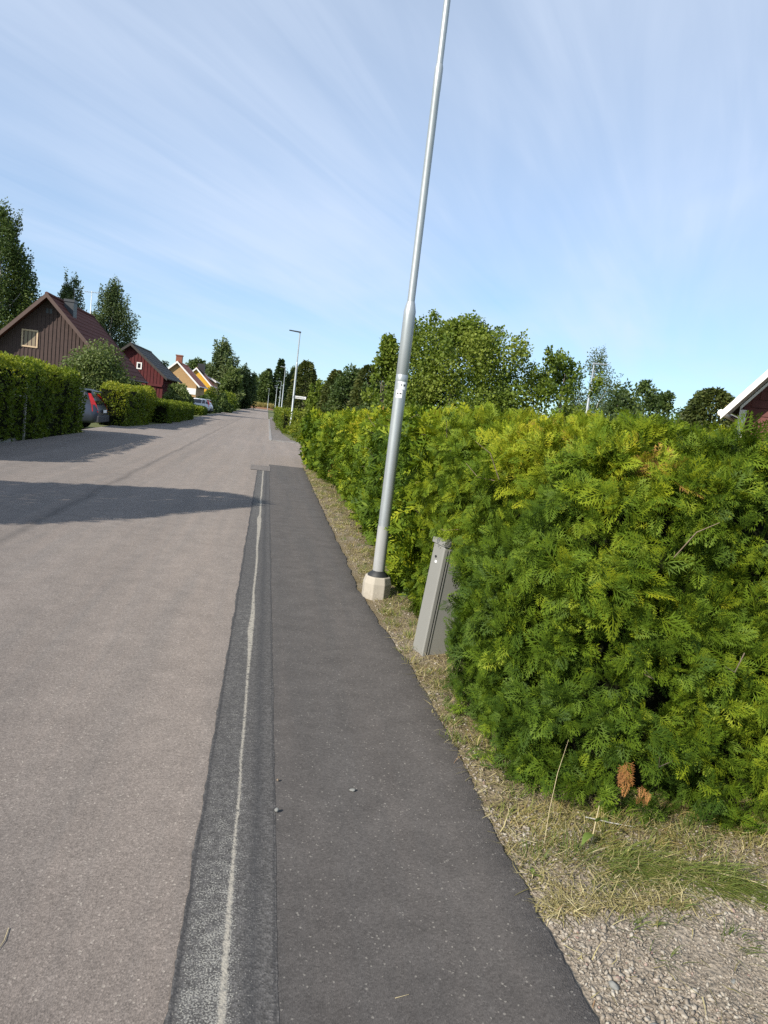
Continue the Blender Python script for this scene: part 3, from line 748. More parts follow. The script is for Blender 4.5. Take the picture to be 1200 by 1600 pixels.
# ---- trees
def limb(mb, p0, p1, r0, r1, rg, n=5, k=5, wob=0.08):
    p0, p1 = Vector(p0), Vector(p1); L_ = (p1-p0).length; pts = []; rad = []
    for i in range(k+1):
        t = i/k; w = Vector((rg.uniform(-1, 1), rg.uniform(-1, 1), rg.uniform(-0.5, 0.5)))*wob*L_*math.sin(math.pi*t)
        pts.append(p0.lerp(p1, t)+w); rad.append(r0+(r1-r0)*t)
    mb.tube(pts, rad, n)
    return pts
def clump_leaves(rng, C, RAD, n, leaf, out_bias=0.4, droop=0.0, aspect=0.6, hang=0.0):
    """C (k,3) clump centres, RAD (k,3) radii; leaves spread through each."""
    k = len(C); vol = (RAD.prod(1))**0.67; idx = rng.choice(k, n, p=vol/vol.sum())
    u = norm(rng.normal(size=(n, 3))); rr = rng.random(n)**0.45
    P = C[idx]+RAD[idx]*u*rr[:, None]
    if hang: P[:, 2] -= rng.random(n)**2*hang
    d = norm(u*out_bias+rng.normal(0, 0.6, (n, 3))-np.array([0, 0, 1.0])*droop); _, s = rand_basis(rng, n, d)
    ln = leaf*rng.uniform(0.6, 1.4, n)
    return leaf_quads(P, d, s, ln, ln*aspect, 0.07), P, idx
def crown_tint(rng, P, idx, k, lo=0.15, seed=1, sc_=0.7):
    ct = rng.uniform(-0.22, 0.22, k)
    return lo+0.3+ct[idx]+0.35*(vn(P, sc_, seed)-0.5)+rng.normal(0, 0.14, len(P))
def deciduous(name, label, loc, h, r, n, leaf, mat, seed, bark='bark', trunk=0.25, nclump=45, egg=0.5, top=0.35, cl=0.28, hang=0.0, group=None, cat='tree', spikes=0, aspect=0.6, droop=0.0, ry=None, wild=1.0):
    """Tree > trunk, crown. egg: height of the widest part; trunk: bare part as share of h."""
    rng = np.random.default_rng(seed); rg = random.Random(seed)
    root = thing(name, label, cat, loc, 0, group)
    ry = ry or r
    z0 = h*trunk; hc = h-z0
    C = []
    while len(C) < nclump:
        t = rng.random(); a = rng.random()*2*math.pi
        w = math.sin(math.pi*min(1, (t/egg*0.5 if t < egg else 0.5+0.5*(t-egg)/(1-egg))))**0.75*(1-0.12*rng.random())
        q = w*math.sqrt(rng.uniform(0.15, 1))
        q *= 1+wild*0.18*(vn(np.array([[math.cos(a)*1.3+seed, math.sin(a)*1.3, t*3]]), 1.0, seed)[0]-0.5)*2
        C.append((math.cos(a)*q*r*(1-cl*0.7), math.sin(a)*q*ry*(1-cl*0.7), z0+hc*(0.03+0.93*t)))
    C = np.array(C)
    zt = (C[:, 2]-z0)/hc
    base = cl*r*np.interp(zt, [0, 0.6, 1], [1.0, 1.0, 0.6])*rng.uniform(0.7, 1.35, nclump)
    RAD = np.stack([base, base*ry/r, base*rng.uniform(0.7, 1.2, nclump)*(1.0+0.8*(hang > 0))], -1)
    if spikes:
        sp = []
        for _ in range(spikes):
            a = rg.random()*2*math.pi; q = r*math.sqrt(rg.uniform(0.02, 0.8)); zz = h*(0.97-0.45*(q/r)**1.8)
            for j in range(4):
                sp.append((math.cos(a)*q*(1+0.05*j), math.sin(a)*q*(1+0.05*j), zz+j*h*0.03, 0.11*r*(1-0.18*j)))
        sp = np.array(sp); C = np.concatenate([C, sp[:, :3]]); RAD = np.concatenate([RAD, np.stack([sp[:, 3]]*2+[sp[:, 3]*1.5], -1)])
    V, P, idx = clump_leaves(rng, C, RAD, n, leaf, hang=hang, aspect=aspect, droop=droop)
    ti = crown_tint(rng, P, idx, len(C), seed=seed, sc_=2.0/r)
    k = V[:, :, 2].min(1) > 0.0
    cr = link('crown', quad_mesh('crown', V[k], ti[k]), mat, root); cr['kind'] = 'stuff'
    mb = MB(); r0 = max(0.04, 0.022*h)
    tp = limb(mb, (0, 0, -0.05), (rg.uniform(-.1, .1)*r, rg.uniform(-.1, .1)*r, h*0.86), r0, r0*0.15, rg, 7, 7, 0.02)
    order = np.argsort(-RAD[:nclump].prod(1))[:14]
    for j in order:
        t = max(0.15, min(0.8, (C[j, 2]/h)*0.75)); p0 = tp[int(t*7)]
        limb(mb, p0, C[j], r0*0.4*(1-t*0.6), r0*0.08, rg, 4, 3, 0.08)
    mb.build('trunk', M[bark], root)
    return root
def conifer(name, label, loc, h, r, n, leaf, mat, seed, group=None, power=0.85, dens=1.0, base=0.04, tiers=None, cat='tree', sweep=-0.25):
    """Cone of branch fans."""
    rng = np.random.default_rng(seed); rg = random.Random(seed)
    root = thing(name, label, cat, loc, 0, group)
    t = rng.random(n)**1.15; a = rng.random(n)*2*math.pi
    if tiers:
        t = np.clip((np.floor(t*tiers)+rng.normal(0.5, 0.17, n))/tiers, 0, 1)
    rad = r*(1-t)**power*(0.82+0.36*vn(np.stack([np.cos(a)*2.2, np.sin(a)*2.2, t*7], -1), 1.2, seed))+0.02*r
    q = np.sqrt(rng.uniform(0.25, 1, n))
    P = np.stack([np.cos(a)*rad*q, np.sin(a)*rad*q, h*(base+(1-base)*t)+sweep*0.0], -1)
    if tiers: P[:, 2] -= 0.16*rad*q
    outw = np.stack([np.cos(a), np.sin(a), np.full(n, sweep)], -1)
    d = norm(outw+rng.normal(0, 0.5, (n, 3))); _, s = rand_basis(rng, n, d)
    ln = leaf*rng.uniform(0.6, 1.4, n)
    ti = 0.42+0.5*(vn(P, 3.0/r, seed+3)-0.5)+rng.normal(0, 0.15, n)
    V = leaf_quads(P, d, s, ln, ln*0.5, 0.06); k = V[:, :, 2].min(1) > 0.0
    cr = link('crown', quad_mesh('crown', V[k], ti[k]), mat, root); cr['kind'] = 'stuff'
    mb = MB(); mb.tube([(0, 0, -0.05), (0, 0, h*0.5), (0, 0, h*0.97)], [0.02*h, 0.013*h, 0.003*h], 7)
    mb.build('trunk', M['bark'], root)
    return root
def shrub(name, label, loc, rx, ry, h, n, leaf, mat, seed, nclump=26, cl=0.34, group=None, cat='shrub', aspect=0.6, shell=False):
    rng = np.random.default_rng(seed); rg = random.Random(seed)
    root = thing(name, label, cat, loc, 0, group)
    u = norm(rng.normal(size=(nclump, 3))); u[:, 2] = np.abs(u[:, 2]); q = rng.uniform(0.35 if not shell else 0.75, 1, nclump)[:, None]
    C = u*q*np.array([rx, ry, h])*(1-cl*0.75); C[:, 2] = np.maximum(C[:, 2], 0.12*h)
    RAD = np.array([rx, ry, h*0.6])*cl*rng.uniform(0.7, 1.25, (nclump, 1))
    V, P, idx = clump_leaves(rng, C, RAD, n, leaf, aspect=aspect)
    ti = crown_tint(rng, P, idx, nclump, seed=seed, sc_=1.6/rx)+0.12*np.clip(P[:, 2]/h-0.5, 0, 1)
    k = V[:, :, 2].min(1) > 0.0
    fo = link('foliage', quad_mesh('foliage', V[k], ti[k]), mat, root); fo['kind'] = 'stuff'
    mb = MB()
    for j in range(0, nclump, 3): limb(mb, (rg.uniform(-.1, .1), rg.uniform(-.1, .1), -0.03), C[j], 0.02+0.01*h, 0.006, rg, 4, 3, 0.1)
    mb.build('stems', M['bark'], root)
    return root

# right: behind the hedge
deciduous('maple_tree', 'broad young maple with loose upright shoots behind the thuja hedge', (4.75, 18.0, -0.03), 4.35, 2.45, 75000, 0.066, M['leaf_maple'], 101, trunk=0.04, nclump=120, egg=0.30, cl=0.23, spikes=20, aspect=0.8)
deciduous('maple_tree', 'slim leafy sapling seen just left of the grey lamp pole', (2.95, 18.6, -0.03), 3.75, 0.55, 4200, 0.09, M['leaf_maple'], 102, trunk=0.1, nclump=26, egg=0.35, cl=0.45, spikes=4, aspect=0.8)
deciduous('maple_tree', 'smaller maple bush on the far side of the broad maple', (7.2, 17.5, -0.03), 3.75, 1.55, 22000, 0.075, M['leaf_maple'], 103, trunk=0.06, nclump=32, egg=0.4, cl=0.3, spikes=5, aspect=0.8)
deciduous('birch_tree', 'thin airy birch with see-through top behind the second lamp head', (17.0, 36.5, -0.03), 6.5, 1.9, 10000, 0.10, M['leaf_birch'], 104, 'birchbark', trunk=0.12, nclump=40, egg=0.38, cl=0.26, hang=0.3, spikes=8)
for i, (x, y, h, r, lab) in enumerate([(38.5, 70, 8.8, 2.6, 'rounded dark tree farthest left of the distant row over the hedge'), (43.2, 74, 8.9, 2.2, 'middle one of the three distant dark trees over the hedge'), (46.4, 73, 8.6, 2.4, 'distant dark tree last in the row before the juniper'), (34.0, 66, 7.6, 3.2, 'low dark tree between the thin birch and the distant row')]):
    deciduous('leafy_tree', lab, (x, y, -0.03), h, r, 6500, 0.32, M['leaf_dark'], 110+i, trunk=0.03, nclump=34, egg=0.45, cl=0.36, group='distant trees over the hedge')
shrub('yard_bush', 'dense mid green bush below the thin birch', (10.0, 24.0, -0.03), 2.1, 1.4, 3.3, 9000, 0.13, M['leaf_dark'], 116, 30)
shrub('yard_bush', 'light green bush right below the second lamp', (14.9, 33.5, -0.03), 2.2, 1.3, 3.9, 12000, 0.13, M['leaf_maple'], 117, 24)
shrub('yard_bush', 'low dark bush in front of the distant tree row', (18.8, 37.0, -0.03), 3.6, 1.6, 4.1, 12000, 0.17, M['leaf_dark'], 118, 26)
conifer('juniper', 'bushy olive green juniper beside the red gabled building', (15.9, 24.0, -0.03), 4.05, 1.75, 18000, 0.14, M['thuja_brown'], 119, power=0.45)
conifer('conifer', 'dark narrow conifer close behind the street sign', (2.35, 50.0, -0.03), 4.8, 1.45, 12000, 0.17, M['thuja_brown'], 120, power=0.45)
for i, (x, y, h, r, mt, lab, kd) in enumerate([
    (3.0, 44.0, 3.3, 0.75, 'leaf_maple', 'small light green tree right of the dark narrow conifer', 'd'),
    (3.75, 42.0, 4.0, 0.85, 'thuja_brown', 'bronze green conifer second from the dark narrow one', 'c'),
    (4.15, 38.0, 4.05, 0.95, 'leaf_dark', 'dark round topped tree in the middle of the row behind the hedge', 'd'),
    (4.55, 34.0, 3.95, 0.80, 'thuja_brown', 'reddish brown conifer just left of the slim sapling', 'c'),
    (4.2, 28.0, 2.9, 0.9, 'leaf_dark', 'low dark bush filling the foot of the row behind the hedge', 'd'),
    (5.0, 26.5, 3.0, 0.9, 'leaf_maple', 'green bush behind the grey lamp pole and the slim sapling', 'd')]):
    if kd == 'c': conifer('conifer', lab, (x, y, -0.03), h, r*1.3, 9000, 0.14, M[mt], 130+i, power=0.45)
    else: deciduous('leafy_tree', lab, (x, y, -0.03), h, r*1.3, 10000, 0.14, M[mt], 130+i, trunk=0.02, nclump=40, egg=0.38, cl=0.36, spikes=3)
for i, (x, y, rx, h, mt, lab) in enumerate([(6.2, 20.5, 1.5, 3.1, 'leaf_maple', 'leafy green bush between the broad maple and the smaller one'), (3.3, 20.5, 1.2, 2.75, 'leaf_maple', 'leafy green bush at the left foot of the broad maple'), (9.3, 21.5, 1.7, 3.5, 'leaf_maple', 'leafy green bush at the right foot of the smaller maple'), (12.2, 28.0, 2.0, 3.4, 'leaf_grey', 'pale green bush just left of the second lamp'), (23.5, 46.0, 4.0, 4.3, 'leaf_dark', 'wide dark bush before the last distant tree')]):
    shrub('yard_bush', lab, (x, y, -0.03), rx, 1.3, h, 11000, 0.10 if y < 30 else 0.16, M[mt], 240+i, 36)
# beyond the side street on the right
shrub('garden_bush', 'yellow green bush under the street name sign', (2.0, 39.5, 0.0), 0.95, 0.9, 2.0, 3800, 0.10, M['spirea'], 140)
shrub('garden_bush', 'spreading green bush at the foot of the first far lamp', (2.2, 36.6, 0.0), 1.1, 0.9, 1.25, 3800, 0.09, M['leaf_hedge'], 141)
shrub('garden_bush', 'green bush on the corner where the far pavement begins', (2.1, 33.6, 0.0), 0.95, 0.8, 0.85, 3000, 0.08, M['leaf_hedge'], 142)
shrub('garden_bush', 'low green bush hanging over the far pavement', (1.35, 41.5, 0.0), 0.5, 1.2, 0.9, 2400, 0.09, M['leaf_hedge'], 143)
leafy_hedge('green hedge along the far pavement under the lamps', 0.85, 1.9, 43.0, 78.0, 1.25, 9000, 0.13, M['leaf_hedge'], 144, r=0.3, amp=0.2, faces=('-x', '-y', 'top'))
conifer('conifer', 'dark conifer behind the second of the far lamps', (3.0, 62.0, -0.03), 4.6, 1.2, 3600, 0.16, M['thuja_brown'], 145, power=0.6)
# end of the road
wood = [(-9.8, 150, 13.6, 3.7, 'leaf_birch', 'tall pale birch towering at the left side of the road end', 'b'),
        (-5.6, 156, 9.6, 3.0, 'leaf_birch', 'birch with a pointed top leaning on the tall pale birch', 'b'),
        (-15.8, 160, 9.5, 3.6, 'leaf_dark', 'dark tree filling the gap behind the yellow house', 'd'),
        (-7.3, 146, 7.6, 2.2, 'leaf_grey', 'lighter green tree in front of the birches at the road end', 'd'),
        (-1.4, 226, 11.0, 3.8, 'leaf_dark', 'dark rounded tree straight ahead where the road ends', 'd'),
        (2.8, 228, 16.0, 3.0, 'needles', 'pointed spruce rising right of the road end', 'c'),
        (6.8, 232, 14.6, 3.0, 'leaf_birch', 'tall loose tree next to the pointed spruce', 'b'),
        (-0.7, 232, 12.6, 2.6, 'needles', 'thin dark spruce left of the pointed spruce', 'c'),
        (-5.0, 230, 9.6, 3.6, 'leaf_dark', 'low dark tree behind the reeds at the road end', 'd'),
        (9.5, 190, 10.2, 3.0, 'leaf_dark', 'dark tree above the row of far lamps', 'd'),
        (15.0, 170, 10.0, 3.0, 'leaf_dark', 'dark far tree left of the round topped row', 'd'),
        (20.5, 172, 12.6, 2.6, 'leaf_birch', 'feathery far tree between dark conifer and sapling', 'd'),
        (24.5, 175, 10.6, 3.0, 'needles', 'far pine mass over the middle of the hedge row', 'd'),
        (31.0, 175, 11.4, 3.2, 'leaf_dark', 'far dark tree just left of the slim sapling', 'd')]
for i, (x, y, h, r, mt, lab, kd) in enumerate(wood):
    if kd == 'c': conifer('spruce_tree', lab, (x, y, -0.05), h, r*1.15, 6500, 0.75, M[mt], 150+i, power=0.8, tiers=16)
    elif kd == 'b': deciduous('birch_tree', lab, (x, y, -0.05), h, r*1.05, 15000, 0.45, M[mt], 150+i, 'birchbark', trunk=0.04, nclump=80, egg=0.36, cl=0.24, hang=1.3, spikes=5)
    else: deciduous('leafy_tree', lab, (x, y, -0.05), h, r*1.15, 8000, 0.60, M[mt], 150+i, trunk=0.02, nclump=40, egg=0.40, cl=0.36, spikes=3)
for i, (x, y, rx, h, lab) in enumerate([(-9.4, 190, 2.6, 4.2, 'dark undergrowth bush left of the reeds'), (-2.0, 225, 5.5, 4.6, 'dark undergrowth bush behind the reeds'), (6.5, 150, 3.0, 4.6, 'dark bush behind the far lamps'), (4.8, 110, 1.9, 3.6, 'dark bush between the conifer and far lamps')]):
    shrub('dark_bush', lab, (x, y, -0.05), rx, 2.0, h, 6000, 0.5, M['leaf_dark'], 170+i)
# left gardens
deciduous('birch_tree', 'huge dark birch rising at the left edge behind the brown house', (-20.2, 58, -0.2), 13.9, 2.9, 46000, 0.17, M['leaf_dark'], 180, 'birchbark', trunk=0.10, nclump=100, egg=0.4, cl=0.24, hang=1.0, spikes=4)
deciduous('birch_tree', 'drooping birch directly behind the dark chimney', (-16.1, 62, -0.2), 10.4, 1.8, 26000, 0.15, M['leaf_birch'], 181, 'birchbark', trunk=0.08, nclump=70, egg=0.36, cl=0.28, hang=0.8, spikes=4)
deciduous('birch_tree', 'drooping birch between the antenna and the dark red house', (-13.9, 66, -0.2), 10.7, 2.4, 36000, 0.16, M['leaf_birch'], 182, 'birchbark', trunk=0.06, nclump=80, egg=0.42, cl=0.26, hang=0.9, spikes=4)
deciduous('leafy_tree', 'small dark tree showing below the roof antenna', (-17.4, 74, -0.2), 8.6, 2.0, 8000, 0.24, M['leaf_dark'], 183, trunk=0.05, nclump=30, egg=0.4, cl=0.34)
deciduous('leafy_tree', 'slender sapling between the dark red and the tan house', (-9.9, 70, -0.2), 4.75, 0.75, 1100, 0.16, M['leaf_grey'], 184, trunk=0.2, nclump=14, egg=0.45, cl=0.42)
shrub('lilac_bush', 'big greyish green lilac in front of the brown gable', (-8.75, 38.2, -0.2), 2.75, 1.6, 4.95, 30000, 0.13, M['leaf_grey'], 185, 70, 0.27)
shrub('lilac_bush', 'grey leaved lilac shoots by the dark red house', (-7.25, 40.0, -0.2), 0.9, 0.9, 2.2, 5200, 0.12, M['leaf_grey'], 186, 24)
shrub('round_bush', 'round clipped bush over the low hedge', (-6.55, 53.0, -0.1), 1.35, 1.4, 2.85, 12000, 0.17, M['leaf_grey'], 187, 46, 0.26, shell=True)
for i, (x, y, rx, ry, h, mt, lab) in enumerate([(-6.3, 80, 1.5, 3.4, 2.3, 'leaf_dark', 'dark spreading shrub just past the white car'), (-5.5, 90, 1.3, 4.0, 2.6, 'leaf_dark', 'dark arching shrub second past the white car'), (-6.0, 108, 1.8, 6.0, 3.2, 'leaf_hedge', 'green shrub before the road end on the left'), (-8.2, 72.5, 1.2, 2.0, 2.2, 'leaf_dark', 'dark bush behind the bonnet of the white car'), (-7.6, 100, 1.9, 4.0, 3.7, 'leaf_hedge', 'tall green bush below the yellow gable')]):
    shrub('border_shrub', lab, (x, y, -0.1), rx, ry, h, 8000, 0.26, M[mt], 190+i, 34)
# tree standing out of view on the left whose shade crosses the road
conifer('conifer', 'tall slim garden conifer behind the left hedge nearest the viewer', (-7.75, 5.95, -0.2), 5.75, 1.95, 26000, 0.16, M['thuja_brown'], 199, power=0.27)

# reeds on the mound at the end of the road
mb = MB()
sheet('mound', np.linspace(-7.5, 2.5, 24), np.linspace(214.5, 222, 12), lambda X, Y: 0.02+0.75*np.clip((Y-214.5)/2.0, 0, 1)*np.clip((X+7.5)/2, 0, 1)*np.clip((2.5-X)/2, 0, 1), M['earth'])
rng = np.random.default_rng(77); n = 3500
P = np.stack([rng.uniform(-6.6, 1.6, n), rng.uniform(215.6, 220, n), rng.uniform(0.3, 0.7, n)], -1)
d = norm(np.stack([rng.normal(0, .25, n), rng.normal(0, .2, n), np.ones(n)], -1)); _, s = rand_basis(rng, n, d)
o = link('reeds', quad_mesh('reeds', leaf_quads(P, d, s, rng.uniform(0.8, 1.6, n), np.full(n, 0.12)), rng.random(n)), M['reed'])
tag(o, 'band of dry yellow reeds on the earth mound closing the road', kind='stuff')

# ------------------------------------------------------------------ houses
def house(name, label, ax, y0, az, slope, half, length, base, wall, roof, trim, over=0.5, cat='house', batten=0.0, tile=0.35, left_half=None, barge=0.2, wall_in=0.35, belt=None):
    """Gable at y0 (verge) facing -y, ridge along +y at x=ax, height az. Root at the gable foot."""
    root = thing(name, label, cat, (ax, y0, base))
    Z = az-base; ez = Z-slope*half; wl = half-wall_in
    # walls
    mb = MB(); yw = over
    ewz = Z-slope*wl-0.12
    mb.add([(-wl, yw, 0), (wl, yw, 0), (wl, yw, ewz), (0, yw, Z-0.12), (-wl, yw, ewz), (-wl, length-over, 0), (wl, length-over, 0), (wl, length-over, ewz), (0, length-over, Z-0.12), (-wl, length-over, ewz)],
           [(0, 1, 2, 3, 4), (9, 8, 7, 6, 5), (1, 6, 7, 2), (0, 4, 9, 5)])
    if batten:
        k = int(2*wl/batten)
        for i in range(k+1):
            x = -wl+i*2*wl/k; zt = Z-0.15-slope*abs(x)
            mb.box(x-0.025, x+0.025, yw-0.028, yw-0.001, 0.05, max(0.3, zt))
        kk = int((length-2*over)/batten)
        for i in range(kk+1):
            y = over+i*(length-2*over)/kk
            mb.box(wl+0.001, wl+0.028, y-0.025, y+0.025, 0.05, ewz-0.02)
    w = mb.build('wall', wall, root)
    # roof: two slopes of stepped tile courses
    for sg in (1, -1):
        mb = MB(); nrow = max(6, int(half*math.hypot(1, slope)/tile))
        for i in range(nrow):
            u0, u1 = half*i/nrow, half*(i+1)/nrow
            za, zb = Z-slope*u0+0.005, Z-slope*u1+0.045
            vs = [(sg*u0, 0, za), (sg*u1, 0, zb), (sg*u1, length, zb), (sg*u0, length, za), (sg*u0, 0, za-0.10), (sg*u1, 0, zb-0.14), (sg*u1, length, zb-0.14), (sg*u0, length, za-0.10)]
            mb.add(vs, [(0, 1, 2, 3), (7, 6, 5, 4), (0, 4, 5, 1), (3, 2, 6, 7), (1, 5, 6, 2)])
        mb.build('roof', roof, root)
    mb = MB(); mb.tube([(0, -0.02, Z+0.03), (0, length+0.02, Z+0.03)], [0.10, 0.10], 8); mb.build('ridge_cap', roof, root)
    for sg in (1, -1):
        for yy in (-0.03, length+0.003):
            mb = MB()
            a = (sg*(half+0.02), Z-slope*half-0.02); b = (0, Z+0.03)
            mb.add([(a[0], yy, a[1]+0.06), (b[0], yy, b[1]+0.06), (b[0], yy, b[1]-barge), (a[0], yy, a[1]-barge), (a[0], yy+0.03, a[1]+0.06), (b[0], yy+0.03, b[1]+0.06), (b[0], yy+0.03, b[1]-barge), (a[0], yy+0.03, a[1]-barge)],
                   [(0, 3, 2, 1), (4, 5, 6, 7), (0, 1, 5, 4), (3, 7, 6, 2), (0, 4, 7, 3), (1, 2, 6, 5)])
            mb.build('barge_board', trim, root)
        mb = MB(); mb.tube([(sg*(half+0.05), 0.02, ez-0.03), (sg*(half+0.05), length-0.02, ez-0.03)], [0.06, 0.06], 6); mb.build('gutter', trim, root)
    return root, yw, Z
def window(root, x0, x1, z0, z1, y, frame, pane, mull=None, fw=0.07):
    mb = MB()
    mb.box(x0, x1, y-0.05, y, z0, z0+fw); mb.box(x0, x1, y-0.05, y, z1-fw, z1)
    mb.box(x0, x0+fw, y-0.047, y, z0+fw, z1-fw); mb.box(x1-fw, x1, y-0.047, y, z0+fw, z1-fw)
    if mull is not None: mb.box(mull-fw*0.4, mull+fw*0.4, y-0.044, y, z0+fw, z1-fw)
    f = mb.build('window', frame, root)
    mb = MB(); mb.box(x0+fw, x1-fw, y-0.02, y-0.012, z0+fw, z1-fw); mb.build('pane', pane, f)
    return f

h1, yw, Z = house('brown_house', 'dark brown boarded house with steep roof behind the large hedge', -12.26, 42.0, 6.0, 1.034, 3.80, 10.5, -0.2, M['brownwood'], M['browntile'], M['browntrim'], over=0.6, batten=0.2, tile=0.36)
window(h1, -13.60+12.26, -12.75+12.26, 3.10+0.2, 4.05+0.2, yw-0.005, M['lightwood'], M['blind'], None, 0.08)
mb = MB(); mb.box(0.33, 0.83, 2.2, 2.95, Z-1.4, Z-0.02); mb.box(0.29, 0.87, 2.16, 2.99, Z-0.02, Z+0.12); mb.build('chimney', M['darkmetal'], h1)
mb = MB(); mb.box(-0.16, 0.16, yw-0.02, yw-0.002, Z-0.95, Z-0.70); mb.build('vent', M['darkmetal'], h1)
an = thing('roof_antenna', 'thin television antenna mast on the far end of the brown ridge', 'antenna', (-12.40, 52.2, 5.78))
mb = MB(); mb.tube([(0, 0, 0.0), (0, 0, 1.9)], [0.035, 0.022], 6); mb.build('mast', M['white'], an)
mb = MB(); mb.bar((-0.45, 0, 1.80), (0.5, 0, 1.86), 0.03)
for k in range(6): mb.bar((-0.42+0.17*k, -0.25, 1.82), (-0.42+0.17*k, 0.25, 1.82), 0.018)
mb.build('aerial', M['galv'], an)

h2, yw, Z = house('red_house', 'dark red boarded house with black tiled roof', -11.12, 60.0, 5.0, 0.80, 2.95, 10.0, -0.2, M['redwood'], M['darktile'], M['darktile'], over=0.45, batten=0.25, tile=0.36, barge=0.16)
window(h2, -10.62+11.12, -10.22+11.12, 3.12+0.2, 3.66+0.2, yw-0.005, M['white'], M['glass'], None, 0.09)
mb = MB(); mb.box(-2.58, 2.58, yw-0.16, yw-0.04, 2.12, 2.30); mb.build('belt_board', M['redwood'], h2)
mb = MB(); mb.box(0.9, 2.1, yw-0.06, yw-0.005, 0.02, 2.0); mb.build('shed_door', M['redwood'], h2)

h3, yw, Z = house('tan_house', 'tan brick gable house with white verge boards and red roof', -10.58, 85.0, 5.12, 0.93, 2.65, 11.0, -0.2, M['tanbrick'], M['redtile'], M['white'], over=0.3, tile=0.4, barge=0.17)
mb = MB(); mb.box(-0.32, 0.36, 1.2, 2.0, Z-0.7, Z+0.72); mb.box(-0.38, 0.42, 1.14, 2.06, Z+0.72, Z+0.84); mb.build('chimney', M['brick'], h3)
window(h3, -0.2, 0.25, 2.75, 3.55, yw-0.005, M['white'], M['glass'], None, 0.08)
mb = MB(); mb.box(1.2, 2.28, yw-0.05, yw-0.005, 1.85, 2.55); mb.build('white_panel', M['white'], h3)
h4, yw, Z = house('yellow_house', 'bright yellow gabled house with white verge and black chimney', -10.30, 104.0, 5.38, 0.985, 2.25, 10.0, -0.2, M['yellow'], M['redtile'], M['white'], over=0.3, tile=0.4, barge=0.17, wall_in=0.2)
mb = MB(); mb.box(0.0, 0.95, 1.6, 2.6, Z-1.2, Z+0.75); mb.build('chimney', M['ink'], h4)
h5, yw, Z = house('beige_house', 'small beige house with white verge peeping past the yellow one', -9.75, 112.0, 4.75, 0.44, 1.7, 9.0, -0.2, M['tanbrick'], M['darktile'], M['white'], over=0.3, tile=0.4, barge=0.16)

